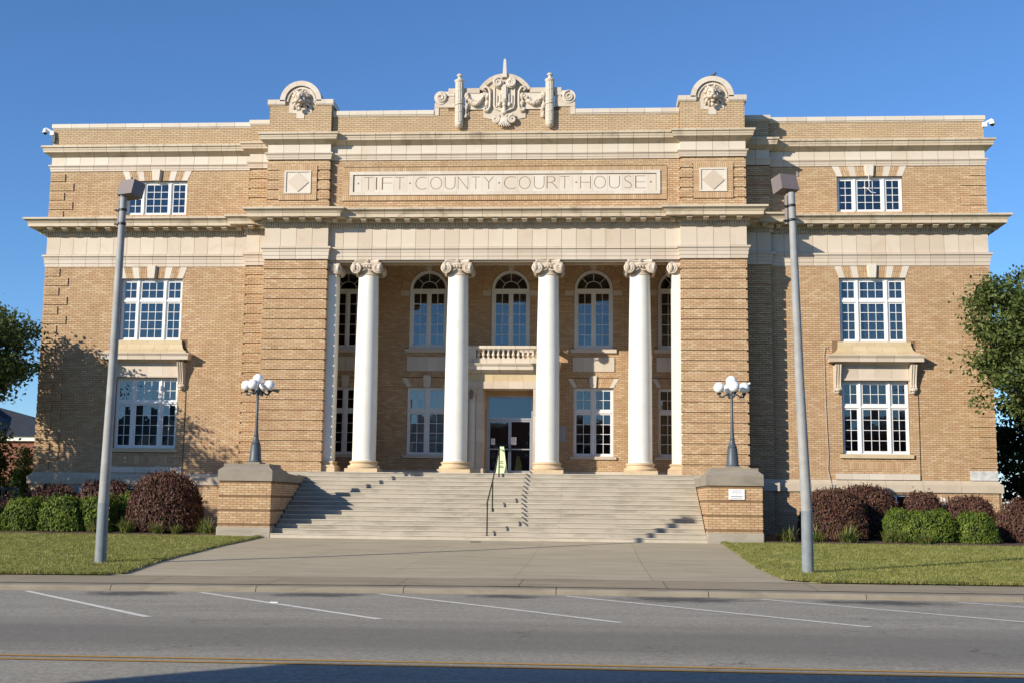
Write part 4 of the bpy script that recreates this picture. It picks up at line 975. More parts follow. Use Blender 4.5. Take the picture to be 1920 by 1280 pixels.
# centre pediment
yb = YC
def block(x0, x1, z0, z1, y0=yb-.04, y1=yb+.4, name='pediment_block', mat='terra'): MB().box(x0, x1, y0, y1, z0, z1).build(name, mat, court)
for s in (-1, 1):
    block(s*2.80, s*2.62, 16.90, 17.22, yb-.03); block(s*2.80, s*2.42, 17.222, 17.40); block(s*2.418, s*1.99, 17.222, 17.40)
    block(s*2.45, s*2.0, 17.402, 17.60); block(s*2.25, s*1.70, 17.80, 18.0, yb-.06); block(s*1.698, s*1.0, 17.80, 18.0, yb-.06); block(s*2.25, s*2.0, 17.602, 17.798, yb-.02)
    m = MB(); m.lathe([(.265, -.02), (.265, .40)], 0, 0, 24); sp = spiral(1.8, .235, .06, 36, s, PI/2 if s < 0 else PI/2)
    m.tube([(px, py, .42) for px, py in sp], .04, 6); m.xform(Matrix.Translation((s*2.55, yb+.33, 17.62)) @ Matrix.Rotation(PI/2, 4, 'X')); m.build('scroll', 'terra_p', court, True, angle=45)
    MB().box(s*2.55, s*2.0, yb-.05, yb+.33, 17.70, 17.87).build('pediment_block', 'terra_p', court)
    # fasces column
    m = MB(); xk = s*1.80; yk = yb-.10
    for i in range(14): a = 2*PI*i/14; m.lathe([(.036, 16.55), (.036, 18.2)], xk+.135*math.cos(a), yk+.135*math.sin(a), 6)
    m.lathe([(.14, 16.5), (.14, 18.22)], xk, yk, 20)
    for z in (16.56, 16.97, 17.42, 17.86): m.lathe([(.165, z), (.176, z+.01), (.176, z+.05), (.165, z+.06)], xk, yk, 20)
    m.tube([(xk+.178*math.cos(a), yk+.178*math.sin(a), 17.18+.03*a) for a in np.linspace(PI*.9, PI*2.1, 12)], .022, 5)
    m.lathe([(.04, 16.33), (.09, 16.36), (.165, 16.44), (.175, 16.5), (.15, 16.55)], xk, yk, 20); m.lathe([(.16, 18.2), (.205, 18.26), (.21, 18.29), (.17, 18.33), (.09, 18.36), (.065, 18.42), (.075, 18.46), (.115, 18.48), (.12, 18.52), (.09, 18.56), (.03, 18.575)], xk, yk, 20)
    m.build('fasces_column', 'terra_p', court, True, angle=35)
    MB().box(s*1.60, s*.78, yb-.03, yb+.3, 17.13, 17.798).build('pediment_block', 'terra_p', court)
    m = MB(); r3 = random.Random(11+s)                   # garland and drops
    for i in range(46):
        u = i/45; gx = .80+.72*u; gzz = 17.66-.30*math.sin(PI*u); rr = .065+.065*math.sin(PI*u)
        m.ball((s*gx+r3.uniform(-.02, .02), yb-.09+r3.uniform(-.04, .02), gzz+r3.uniform(-.05, .05)), (rr*.8, rr*.8, rr*.8), 7, 5)
    for xx, z0_, z1_ in ((1.53, 16.82, 17.75), (.70, 17.05, 17.72)):
        for i in range(26): u = i/25; rr = .078-.03*u+.026*math.sin(u*14); m.ball((s*xx+r3.uniform(-.035, .035), yb-.08, z1_-(z1_-z0_)*u), (rr, rr*.8, rr), 7, 5)
    m.build('garland', 'terra', court, True)
    MB().box(s*1.63, s*1.43, yb-.035, yb+.1, 16.78, 17.128).build('garland_plate', 'terra', court)
R_ = 1.16; zc = 18.59-R_; a0 = math.asin(1.03/R_)
for i in range(7):
    t0, t1 = PI/2+a0-2*a0*i/7-.003, PI/2+a0-2*a0*(i+1)/7+.003; n = 5
    ps = [(.99*0+(R_-.18)*math.cos(a), zc+(R_-.18)*math.sin(a)) for a in np.linspace(t0, t1, n)]+[(R_*math.cos(a), zc+R_*math.sin(a)) for a in np.linspace(t1, t0, n)]
    MB().prism(ps, yb-.08, yb+.35).build('pediment_arch_block', 'terra', court)
ps = [(-.98, 17.2), (.98, 17.2)]+[((R_-.185)*math.cos(a), zc+(R_-.185)*math.sin(a)) for a in np.linspace(PI/2-a0, PI/2+a0, 16)]
MB().prism(ps, yb-.0, yb+.33).build('pediment_tympanum', 'terra', court)
MB().prism([(-.84, 16.78), (-.5, 16.72), (0, 16.60), (.5, 16.72), (.84, 16.78), (.84, 17.2), (-.84, 17.2)], yb-.035, yb+.1).build('cartouche_plate', 'terra', court)
m = MB(); y = yb-.03                                     # shield
m.prism([(-.46, 17.25), (-.40, 17.12), (0, 16.95), (.40, 17.12), (.46, 17.25), (.46, 17.98), (.30, 18.12), (-.30, 18.12), (-.46, 17.98)], y-.05, y+.05)
for s in (-1, 1):
    m.tube([(s*.40, y-.07, 18.0), (s*.40, y-.08, 17.3), (s*.36, y-.08, 17.15), (0, y-.09, 17.0)], .026, 6)
    q = [(s*.74, y-.06, 17.86), (s*.84, y-.07, 17.95), (s*.78, y-.07, 18.03), (s*.66, y-.07, 18.0), (s*.58, y-.07, 17.85), (s*.57, y-.07, 17.5), (s*.58, y-.07, 17.2), (s*.66, y-.07, 17.06), (s*.78, y-.07, 17.05), (s*.80, y-.07, 17.14), (s*.72, y-.07, 17.17)]
    m.tube(q, [.03]+[.055]*8+[.045, .03], 8)
    m.tube([(s*.17, y-.06, 17.22), (s*.17, y-.08, 17.72)], .05, 7); m.tube([(s*.30, y-.06, 17.2), (s*.30, y-.07, 17.68)], .035, 7); m.ball((s*.2, y-.1, 17.3), (.075, .07, .10), 8, 6)
    sp = spiral(1.9, .20, .04, 36, -s, PI/2); m.tube([(s*.25+px, y-.19, 18.17+pz) for px, pz in sp], [.06-.025*i/36 for i in range(37)], 7)
    q = MB().lathe([(.21, -.10), (.21, .09)], 0, 0, 18).xform(Matrix.Translation((s*.25, y-.08, 18.17)) @ Matrix.Rotation(PI/2, 4, 'X')); m.add(q.v, q.f)
    sp = spiral(1.6, .18, .045, 30, s, PI/2); m.tube([(s*.33+px, y-.13, 16.68+pz) for px, pz in sp], [.06-.02*i/30 for i in range(31)], 7)
    m.tube([(s*.02, y-.12, 16.80), (s*.2, y-.12, 16.88), (s*.36, y-.12, 16.86)], .05, 7)
m.prism([(-.11, 17.45), (.11, 17.45), (.13, 18.1), (-.13, 18.1)], y-.16, y); m.box(-.07, .07, y-.2, y-.15, 17.5, 18.05)
m.lathe([(.02, 17.28), (.13, 17.40), (.15, 17.47), (.10, 17.5)], 0, y-.08, 12); m.ball((0, y-.13, 17.27), .085, 10, 8); m.ball((0, y-.1, 16.98), (.13, .09, .10), 10, 8); m.tube([(0, y-.1, 17.2), (0, y-.12, 17.02)], .07, 7)
for k in range(-3, 4):                                   # acanthus tail
    an = k*.34; m.tube([(.03*k, y-.11, 16.78), (.10*math.sin(an)*1.2, y-.17, 16.55), (.30*math.sin(an), y-.12, 16.42-.10*math.cos(an)+.06)], [.05, .065, .02], 6)
m.build('cartouche', 'terra_p', court, True, angle=50)
MB().prism([(-.085, 18.42), (.085, 18.42), (.05, 19.10), (.025, 19.17), (-.025, 19.17), (-.05, 19.10)], yb-.16, yb+.05).build('finial', 'terra_p', court)

# ------------------------------------------------------------------ entrance steps
st = thing('entrance_steps', 'broad flight of fifteen worn concrete steps up to the portico', 'steps', (0, -7.2, .4))
NR = 15; ZG = .40; RH = (ZF-ZG)/NR; TD = (7.2-1.99)/(NR-1)
for i in range(NR-1):
    x_ = 7.30; y0 = i*TD; 
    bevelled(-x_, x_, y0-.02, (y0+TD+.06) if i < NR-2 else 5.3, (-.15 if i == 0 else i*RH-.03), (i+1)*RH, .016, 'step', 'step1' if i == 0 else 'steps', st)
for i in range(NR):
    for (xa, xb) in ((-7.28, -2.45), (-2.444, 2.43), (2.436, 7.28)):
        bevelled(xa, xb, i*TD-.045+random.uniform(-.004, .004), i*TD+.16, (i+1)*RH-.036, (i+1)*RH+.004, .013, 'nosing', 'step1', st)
o = bevelled(-8.5, 8.5, 5.19, 5.9, NR*RH-.16, NR*RH+.0015, .016, 'top_step', 'steps', st)

# stair pedestals
def pedestal(s, label):
    p = thing('stair_pedestal', label, 'pedestal', (s*8.22, -7.2, .40), group='brick pedestals flanking the steps')
    hw = .9
    MB().box(-hw+.012, hw-.012, .012, 5.3, .3, 1.9).build('mortar_core', 'mortar', p)
    bevelled(-hw-.03, hw+.03, -.04, 2.2, -.2, .355, .03, 'base_stone', 'basestone', p); bevelled(-hw-.028, hw+.028, 2.2, 5.3, -.2, .353, .02, 'base_stone', 'basestone', p)
    nb = Bricks(); zo = 1.90-.474*4
    rr = lambda n: n % 6 != 5
    for rows, d in ((rr, 0.), (lambda n: n % 6 == 5, .022)):
        nb.panel('x', -hw+d, hw-d, .36, 1.90, d, zo=zo, rows=rows)
    front = list(nb.b); nb.b = []
    for rows, d in ((rr, 0.), (lambda n: n % 6 == 5, .022)):
        for sg in (-1, 1): nb.panel('y', 0+d, 5.2, .36, 1.90, sg*(hw-d), zo=zo, rows=rows, sign=sg)
    side = nb.b; side.sort(key=lambda q: (0 if (q[0]+q[1])*s < 0 else 1, q[2])); allb = front+side
    for q in allb[:300]:
        o = bpy.data.objects.new('brick', um); C.objects.link(o); o.parent = p
        o.location = ((q[0]+q[1])/2, (q[2]+q[3])/2, (q[4]+q[5])/2); o.scale = (q[1]-q[0], q[3]-q[2], q[5]-q[4])
    nb.b = allb[300:]; nb.build('side_bricks', p)
    # capstone: vertical band, sloped shoulder, raised seat for the lamp
    h = hw+.035; m = MB(); L0, L1 = -.04, 1.78
    def ring(dx, y0, y1, z): return [(-dx, y0, z), (dx, y0, z), (dx, y1, z), (-dx, y1, z)]
    rs = [ring(h, L0, L1, 1.905), ring(h, L0, L1, 2.26), ring(h-.03, L0+.03, L1-.03, 2.29), ring(h-.13, L0+.13, L1-.1, 2.37), ring(h-.15, L0+.15, L1-.11, 2.39), ring(h-.15, L0+.15, L1-.11, 2.485)]
    v = [q for r in rs for q in r]; f = [(3, 2, 1, 0), tuple(range(20, 24))]+[(i*4+k, i*4+(k+1) % 4, (i+1)*4+(k+1) % 4, (i+1)*4+k) for i in range(5) for k in range(4)]
    m.add(v, f); m.build('capstone', 'capstone', p)
    for a, b in ((1.783, 3.55), (3.554, 5.32)):
        MB().prismx([(a, 1.905), (b, 1.905), (b, 2.16), (a+.4 if a < 2 else a, 2.21), (a, 2.30 if a < 2 else 2.195)][::-1], -h, h).build('coping_stone', 'capstone', p)
    return p
pedestal(-1, 'brick stair pedestal left of the steps with weathered stone cap and no sign'); pr = pedestal(1, 'brick stair pedestal right of the steps bearing a white entrance sign')
sg = tag(MB().box(8.01, 8.53, -7.235, -7.212, 1.85, 2.19).build('entrance_sign', 'paper', None), 'small white lettered sign on the right stair pedestal', 'sign')
def letters(txt, x, z, size, y, parent, mat='ink', wmax=None):
    cu = bpy.data.curves.new('lettering', 'FONT'); cu.body = txt; cu.size = size; cu.align_x = 'CENTER'; cu.extrude = .001; cu.resolution_u = 2
    o = bpy.data.objects.new('t', cu); C.objects.link(o); dg = bpy.context.evaluated_depsgraph_get(); me = bpy.data.meshes.new_from_object(o.evaluated_get(dg)); bpy.data.objects.remove(o)
    o = link('lettering', me, mat, parent); o.rotation_euler = (PI/2, 0, 0); o.location = (x, y, z); return o
for i, tx in enumerate(('HANDICAP', 'ENTRANCE', 'IS')): letters(tx, 8.27, 2.115-.062*i, .062, -7.2365, sg)
MB().box(8.08, 8.46, -7.2375, -7.2345, 1.935, 1.965).build('print_line', 'ink', sg); MB().box(8.08, 8.44, -7.2375, -7.2345, 1.885, 1.90).build('print_line', 'ink', sg)

# ------------------------------------------------------------------ lamp posts with globes
def globe_lamp(loc, rot, label, first=[]):
    if first:
        return dup(first[0], loc, rot, label)
    p = thing('globe_lamp_post', label, 'lamp post', loc, rot, 'globe lamps on the stair pedestals')
    MB().box(-.27, .27, -.27, .27, 0, .075).build('foot_plate', 'capstone', p)
    MB().lathe([(.225, .07), (.235, .10), (.21, .15), (.175, .60), (.17, .68), (.15, .69), (.155, .72), (.16, .74), (.13, .78), (.085, .92), (.08, .96), (.095, .98), (.095, 1.0), (.07, 1.02), (.058, 1.3), (.052, 1.55), (.062, 1.56), (.062, 1.585), (.05, 1.6), (.045, 2.38), (.065, 2.40), (.065, 2.44), (.05, 2.46), (.085, 2.50), (.10, 2.58), (.085, 2.66), (.05, 2.70), (.045, 2.78), (.09, 2.80)], seg=20).build('post', 'greymetal', p, True, angle=40)
    for k in range(4):
        a = PI/2*k; d = Vector((math.cos(a), math.sin(a), 0)); pts = [d*.06+Vector((0, 0, 2.58)), d*.20+Vector((0, 0, 2.50)), d*.31+Vector((0, 0, 2.42)), d*.40+Vector((0, 0, 2.43)), d*.43+Vector((0, 0, 2.52))]
        ar = MB().tube(pts, [.032, .028, .03, .036, .04], 8).ball(d*.09+Vector((0, 0, 2.46)), .03, 6, 5).build('arm', 'greymetal', p, True)
        MB().lathe([(.035, 2.50), (.07, 2.52), (.075, 2.56), (.05, 2.58)], d.x*.43, d.y*.43, 12).build('globe_holder', 'darkmetal', ar, True, angle=40)
        MB().ball((d.x*.43, d.y*.43, 2.745), .185, 24, 16).build('globe', 'globe', p, True)
    MB().ball((0, 0, 2.965), .19, 24, 16).build('globe', 'globe', p, True)
    first.append(p); return p
globe_lamp((-8.15, -6.3, 2.885), -.13, 'grey five-globe lamp post on the left stair pedestal')
globe_lamp((8.25, -6.3, 2.885), .1, 'grey five-globe lamp post on the right stair pedestal')
c_ = thing('pole_camera', 'white tube camera clamped beside the globes of the right lamp post', 'camera', (8.72, -6.2, 5.60)); MB().tube([(-.12, 0, .04), (.17, 0, .2)], .042, 10).build('housing', 'camwhite', c_); MB().tube([(-.2, -.05, -.35), (-.05, 0, -.1), (0, 0, .1)], .012, 5).build('bracket', 'darkmetal', c_)
c_ = thing('pole_camera', 'dark tube camera beside the globes of the left lamp post', 'camera', (-7.62, -6.2, 5.45)); MB().tube([(-.12, 0, .06), (.19, 0, -.02)], .05, 10).build('housing', 'headbrown', c_); MB().tube([(-.25, -.05, -.25), (-.1, 0, -.05), (0, 0, .02)], .012, 5).build('bracket', 'darkmetal', c_)

# handrail
hr = thing('handrail', 'dark metal handrail on three posts up the middle of the steps', 'handrail', (0.02, -7.2, .4))
tops = []
for (y, zb, hgt) in ((.12, RH*1, 1.1), (2.2, RH*6, 1.06), (5.05, RH*14, 1.06)):
    MB().box(-.022, .022, y-.022, y+.022, zb-.01, zb+hgt-.0).build('post', 'darkmetal', hr); MB().box(-.06, .06, y-.06, y+.06, zb, zb+.015).build('foot', 'darkmetal', hr); tops.append(zb+hgt)
MB().tube([(0, -.12, tops[0]-.1), (0, -.1, tops[0]-.02), (0, .12, tops[0]+.03), (0, 2.2, tops[1]+.03), (0, 5.05, tops[2]+.03), (0, 5.3, tops[2]+.02)], .026, 8).build('rail', 'darkmetal', hr)

# caution sign
cs = thing('caution_sign', 'tall pale green folding caution sign at the top of the steps', 'caution sign', (.09, -1.75, ZF))
def leafpan(y0, y1, nm): 
    m = MB(); m.add([(-.21, y0, 0), (.21, y0, 0), (.075, y1, 1.02), (-.075, y1, 1.02), (-.21, y0+.02, 0), (.21, y0+.02, 0), (.075, y1+.02, 1.02), (-.075, y1+.02, 1.02)], [(0, 1, 2, 3), (7, 6, 5, 4), (0, 4, 5, 1), (1, 5, 6, 2), (2, 6, 7, 3), (3, 7, 4, 0)]); return m.build(nm, 'lime_sign', cs)
fp = leafpan(-.2, -.02, 'front_leaf'); leafpan(.2, .0, 'rear_leaf')
for z, w_ in ((.88, .10), (.44, .09), (.38, .12), (.27, .10), (.22, .16)):
    yy = -.2+.18*z/1.02-.004; MB().box(-w_/2-.01, w_/2+.01, yy-.002, yy+.004, z, z+.022).build('print_line', 'inkdark', fp)

# ------------------------------------------------------------------ tall floodlight poles
def flood(loc, lean, yaw, label):
    p = thing('floodlight_pole', label, 'floodlight', loc, 0, 'floodlight poles on the lawns')
    H = 8.9
    MB().lathe([(.138, -.3), (.135, 0), (.128, 1.42)], seg=24).build('pole_foot', 'galvd', p, True, angle=50)
    MB().tube([(0, 0, 1.42), (lean*.5, 0, H/2), (lean, 0, H)], [.127, .105, .082], 24).build('pole', 'galv', p, True, angle=50)
    for z in (H-.35, H-.7): MB().lathe([(.092, z), (.1, z+.01), (.1, z+.05), (.092, z+.06)], lean, 0, 16).box(lean-.2, lean-.1, -.03, .03, z+.01, z+.04).build('clamp', 'darkmetal', p)
    MB().tube([(lean-.11, .06, H-.75), (lean-.11, .06, H-.1), (lean-.02, .02, H+.1)], .05, 8).build('bracket', 'headbrown', p)
    hd = MB(); hd.add([(-.24, -.2, 0), (.24, -.2, 0), (.24, .2, .02), (-.24, .2, .02), (-.22, -.17, .40), (.22, -.17, .40), (.24, .21, .43), (-.24, .21, .43)], [(0, 3, 2, 1), (4, 5, 6, 7), (0, 1, 5, 4), (1, 2, 6, 5), (2, 3, 7, 6), (3, 0, 4, 7)])
    hd.xform(Matrix.Translation((lean+(.1 if lean > 0 else -.1), .1, H+.03)) @ Matrix.Rotation(yaw, 4, 'Z') @ Matrix.Rotation(-.22, 4, 'X')); h_ = hd.build('floodlight_head', 'headbrown', p)
    lens = MB().box(-.21, .21, .213, .222, .05, .38).xform(Matrix.Translation((lean+(.1 if lean > 0 else -.1), .1, H+.03)) @ Matrix.Rotation(yaw, 4, 'Z') @ Matrix.Rotation(-.22, 4, 'X')); lens.build('lens', 'glass', h_)
    MB().lathe([(.03, H+.40), (.03, H+.52)], lean+.16, .05, 8).build('photocell', 'headbrown', h_)
flood((-8.155, -19.4, .13), .09, -.38, 'tall grey floodlight pole on the left lawn with brown box head')
flood((8.454, -19.5, .13), -.21, .42, 'tall grey floodlight pole on the right lawn with brown box head')

# ------------------------------------------------------------------ parapet cameras, pigeons
for s in (-1, 1):
    c_ = thing('dome_camera', 'white dome camera on a bracket at the '+('left' if s < 0 else 'right')+' end of the parapet', 'camera', (s*19.0, -.02, 16.75), group='parapet cameras')
    MB().box(-.06 if s > 0 else -.1, .1 if s > 0 else .06, -.12, -.0, -.12, .06).build('mount', 'camwhite', c_)
    MB().tube([(0, -.07, .0), (s*.16, -.1, .1), (s*.30, -.12, .16)], [.055, .05, .05], 8).build('arm', 'camwhite', c_); MB().lathe([(.03, .17), (.07, .15), (.115, .0), (.12, -.03)], s*.30, -.12, 16).build('housing', 'camwhite', c_, True, angle=40); MB().ball((s*.30, -.12, -.035), (.085, .085, .075), 14, 8).build('dome', 'black', c_, True)
    if s < 0: MB().box(-.03, .12, -.1, -.02, -.42, -.14).build('junction_box', 'greymetal', c_)
def pigeon(loc, rot, label):
    m = MB().tube([(-.20, 0, .03), (-.13, 0, .06), (-.06, 0, .095), (.02, 0, .125), (.08, 0, .16), (.105, 0, .21), (.12, 0, .245), (.145, 0, .255), (.17, 0, .245), (.195, 0, .235)], [.02, .035, .062, .07, .055, .034, .034, .036, .02, .004], 12)
    p = thing('pigeon', label, 'pigeon', loc, rot, 'pigeons on the right tower'); m.build('body', 'pigeon', p, True)
    MB().tube([(.02, .025, .07), (.025, .025, 0), (.05, .025, 0)], .007, 5).tube([(.02, -.025, .07), (.025, -.025, 0), (.05, -.025, 0)], .007, 5).build('legs', 'pigeon', p)
pigeon((8.20, -1.3, 18.305), .3, 'pigeon standing upright on top of the right tower arch'); pigeon((8.43, -1.0, 18.24), .8, 'pigeon crouching behind the upright one on the right tower arch')

# ------------------------------------------------------------------ planting
def leaf_mesh(name, P_, N_, size, aspect=.6):
    n = len(P_); r = rng.normal(size=(n, 3)); N_ = N_/np.linalg.norm(N_, axis=1, keepdims=True)
    u = np.cross(N_, r); u /= np.linalg.norm(u, axis=1, keepdims=True); v = np.cross(N_, u); s_ = size*rng.uniform(.6, 1.3, (n, 1))
    V = np.stack([P_-u*s_, P_-v*s_*aspect+N_*s_*.12, P_+u*s_, P_+v*s_*aspect+N_*s_*.12], 1).reshape(-1, 3)
    return np_mesh(name, V, np.arange(4*n).reshape(-1, 4))
def shrub_mesh(name, n, sq, size, mat, rough=.06, seed=1):
    """unit shrub: x,y in -1..1, z 0..1"""
    r = np.random.default_rng(seed); d = r.normal(size=(n, 3)); d[:, 2] = np.abs(d[:, 2]*1.0)-.15*r.random(n); d /= np.linalg.norm(d, axis=1, keepdims=True)
    e = sq; rad = (np.abs(d[:, 0])**e+np.abs(d[:, 1])**e+np.abs(d[:, 2])**e)**(-1/e)
    ph = r.random(12)*6.28; k = r.normal(size=(12, 3))*4.5; lump = sum(np.sin(d @ k[i]+ph[i]) for i in range(12))/12
    rad = rad*(1+(.9*rough/.05-.62)*lump)*(1+rough*r.normal(size=n)-.10*r.random(n)**3)
    P_ = d*rad[:, None]; P_[:, 2] = P_[:, 2]*.93+.06; P_[:, 2] = np.where(P_[:, 2] < .03, .03+.1*r.random(n), P_[:, 2])
    ns = 150; ds = r.normal(size=(ns, 3)); ds[:, 2] = np.abs(ds[:, 2]); ds /= np.linalg.norm(ds, axis=1, keepdims=True)
    rs = (np.abs(ds)**e).sum(1)**(-1/e); k_ = 7; tt = np.linspace(.97, 1.0, k_)[None, :]+np.linspace(0, 1, k_)[None, :]*r.uniform(.02, .13, (ns, 1))
    SP = (ds*rs[:, None])[:, None, :]*tt[:, :, None]+r.normal(size=(ns, k_, 3))*.012; SP[..., 2] = SP[..., 2]*.93+.06
    P_ = np.concatenate([P_, SP.reshape(-1, 3)]); d = np.concatenate([d, np.repeat(ds, k_, 0)]); n = len(P_)
    me = leaf_mesh(name, P_, d+r.normal(size=(n, 3))*.55, size); me.materials.append(M[mat]); return me
def core_mesh(sq):
    m = MB().ball((0, 0, 0), 1, 18, 12); v = []
    for p in m.v:
        d = Vector(p); q = (abs(d.x)**sq+abs(d.y)**sq+abs(d.z)**sq)**(-1/sq)*.90; v.append((d.x*q, d.y*q, max(d.z, -.15)*q*.93+.06 if d.z > -.15 else .0))
    m.v = v; me = bpy.data.meshes.new('inner_core'); me.from_pydata(m.v, [], m.f); me.materials.append(M['twig']); return me  # solid dark core filling the shrub inside its leaf shell
SH = {'box': [shrub_mesh('foliage', 6500, 3.2, .050, 'box', .05, s) for s in (1, 2)], 'burg': [shrub_mesh('foliage', 9000, 2.8, .045, 'burg', .05, s) for s in (3, 4)], 'big': [shrub_mesh('foliage', 14000, 2.7, .030, 'burg', .035, 5)]}
CORE = core_mesh(3.0)
def shrub(kind, x, y, rx, ry, top, label, k, grp):
    p = thing('shrub', label, 'shrub', (x, y, gz(y)+.05), 0, grp); H = top-gz(y)-.05
    f = bpy.data.objects.new('foliage', SH[kind][k % len(SH[kind])]); c = bpy.data.objects.new('inner_core', CORE)
    for o in (f, c): C.objects.link(o); o.parent = p; o.scale = (rx, ry, H); o.rotation_euler = (random.uniform(-.04, .04), random.uniform(-.05, .05), PI*(k % 2)+random.uniform(-.25, .25))
gg, bb = 'clipped green shrubs', 'clipped burgundy shrubs'
for i, a in enumerate([
    ('box', -17.95, -5.7, .5, .5, 1.5, 'green clipped shrub at the far left edge of the left bed'),
    ('box', -16.55, -5.6, .66, .6, 1.60, 'leftmost fully visible round green shrub in front of the left wing'),
    ('box', -15.15, -5.6, .80, .7, 1.68, 'wide round green shrub second along the left bed, below the brick wing'),
    ('box', -13.95, -5.4, .66, .6, 1.68, 'green shrub partly behind the left floodlight pole'),
    ('box', -12.95, -4.6, .66, .6, 1.82, 'bright green shrub between the left pole and the big burgundy one'),
    ('big', -11.60, -5.2, 1.24, 1.15, 2.56, 'large rounded burgundy shrub just left of the steps pedestal'),
    ('burg', -18.4, -3.4, .7, .6, 1.55, 'low burgundy shrub at the left corner of the building'),
    ('burg', -16.7, -3.0, 1.05, .7, 1.98, 'burgundy shrub behind the leftmost green shrubs'),
    ('burg', -14.7, -3.0, 1.05, .7, 2.20, 'burgundy shrub below the left wing window, behind the floodlight pole'),
    ('big', 11.85, -4.9, 1.12, 1.05, 2.22, 'large burgundy shrub right behind the right floodlight pole'),
    ('big', 13.3, -3.2, 1.2, .95, 2.36, 'tallest burgundy shrub against the right wing, joined to the one by the pole'),
    ('burg', 15.4, -3.0, .75, .6, 2.05, 'small burgundy shrub below the right wing window, left of the white sign back'),
    ('burg', 17.05, -3.0, .88, .65, 1.98, 'burgundy shrub behind the rightmost green shrub'),
    ('burg', 18.55, -4.4, 1.05, .8, 1.84, 'burgundy shrub at the far right edge of the right bed'),
    ('box', 14.0, -5.2, .50, .5, 1.56, 'small upright green shrub at the left end of the right green pair'),
    ('box', 14.9, -5.6, .80, .65, 1.50, 'wide green shrub joined to a smaller one in the right bed'),
    ('box', 16.4, -5.6, .66, .62, 1.48, 'rightmost round green shrub standing alone in the right bed')]):
    shrub(a[0], a[1], a[2], a[3], a[4], a[5], a[6], i, gg if a[0] == 'box' else bb)
def clump_mesh(seed, n=110):
    r = random.Random(seed); m = MB()
    for i in range(n):
        a = r.uniform(0, 2*PI); L = r.uniform(.30, .62); sp = r.uniform(.25, .95); x0, y0 = r.gauss(0, .10), r.gauss(0, .08); w_ = r.uniform(.008, .015)
        d = Vector((math.cos(a), math.sin(a), 0)); s_ = Vector((-d.y, d.x, 0))*w_; pts = [Vector((x0, y0, 0))+d*(L*sp*u)+Vector((0, 0, L*(1.25*u-.95*sp*u*u))) for u in (0, .35, .7, 1)]
        v = []
        for j, p in enumerate(pts): k = (1, 1, .7, .08)[j]; v += [p-s_*k, p+s_*k]
        m.add(v, [(0, 1, 3, 2), (2, 3, 5, 4), (4, 5, 7, 6)])
    me = bpy.data.meshes.new('strap_leaves'); me.from_pydata(m.v, [], m.f); me.materials.append(M['lilyblade']); return me
CL = [clump_mesh(s) for s in (1, 2, 3)]
for i, (x, y, s_, lab) in enumerate([(9.95, -6.5, 1.15, 'strap-leaved clump beside the right stair pedestal in its shade'), (10.95, -6.7, 1.2, 'strap-leaved clump just right of the right floodlight pole'), (11.95, -6.75, 1.3, 'strap-leaved clump below the middle of the big right burgundy shrub'),
    (13.4, -6.6, 1.15, 'yellowish strap-leaved clump in front of the small upright green shrub'), (14.45, -6.7, .95, 'low strap-leaved clump in front of the wide green shrub'),
    (-13.6, -6.6, 1.0, 'strap-leaved clump left of the left floodlight pole foot'), (-12.5, -6.5, 1.25, 'strap-leaved clump just right of the left floodlight pole'), (-11.4, -6.75, .95, 'low strap-leaved clump below the large left burgundy shrub'), (-9.75, -6.4, 1.25, 'strap-leaved clump beside the left stair pedestal'), (-10.7, -6.7, .8, 'small strap-leaved clump right of the large burgundy shrub foot')]):
    p = thing('strap_leaf_clump', lab, 'plant', (x, y, gz(y)+.05), i*1.3, 'strap-leaved clumps in the beds'); o = bpy.data.objects.new('strap_leaves', CL[i % 3]); C.objects.link(o); o.parent = p; o.scale = (s_, s_, s_*.95)
MB().box(-.06, .0, 0, .03, -.1, .62).box(.05, .10, 0, .03, -.9, .60).build('meter_post', 'camwhite', None)
tag(bpy.data.objects['meter_post'], 'narrow white pair of pipes standing behind the right bed shrubs', 'pipe'); bpy.data.objects['meter_post'].location = (16.2, -2.5, 1.42)
tag(bevelled(-.14, .14, -.1, .1, -1.4, .2, .02, 'utility_box', 'galvd', None), 'blue-grey utility box against the left wing basement', 'utility box'); bpy.data.objects['utility_box'].location = (-16.5, -1.2, 1.95)
# grass blades over the lawns
def blades(name, n, seed):
    r = np.random.default_rng(seed); out = []
    xs = np.concatenate([r.uniform(-17, -6.7, n//2), r.uniform(7.7, 19, n//2)]); ys = -22.15+14.75*r.random(n)**1.25
    el = np.interp(ys, [p[1] for p in AL], [p[0] for p in AL]); er = np.interp(ys, [p[1] for p in AR], [p[0] for p in AR])
    ok = (xs < el+.02) | (xs > er-.02); xs, ys = xs[ok], ys[ok]
    # fringe hanging over the paving edges
    k = n//7; yf = r.uniform(-22.0, -7.3, k); xl = np.interp(yf, [p[1] for p in AL], [p[0] for p in AL])+np.abs(r.normal(0, .07, k)); xr = np.interp(yf, [p[1] for p in AR], [p[0] for p in AR])-np.abs(r.normal(0, .07, k))
    xf = r.uniform(-17, 19, k); okf = (xf < -6.8) | (xf > 8.2); xs = np.concatenate([xs, xl, xr, xf[okf]]); ys = np.concatenate([ys, yf, yf, np.full(okf.sum(), -22.18)-np.abs(r.normal(0, .06, okf.sum()))])
    z = np.array([fz(x, y) for x, y in zip(xs, ys)])+.035; m = len(xs); h = r.uniform(.03, .075, m); a = r.uniform(0, 6.28, m); w_ = .006+.008*r.random(m)
    B0 = np.stack([xs-w_*np.cos(a), ys-w_*np.sin(a), z], 1); B1 = np.stack([xs+w_*np.cos(a), ys+w_*np.sin(a), z], 1); T_ = np.stack([xs+r.normal(0, .025, m), ys+r.normal(0, .025, m), z+h], 1)
    V = np.stack([B0, B1, T_], 1).reshape(-1, 3); me = np_mesh(name, V, np.arange(3*m).reshape(-1, 3))
    return link(name, me, 'blade', None, kind='stuff')
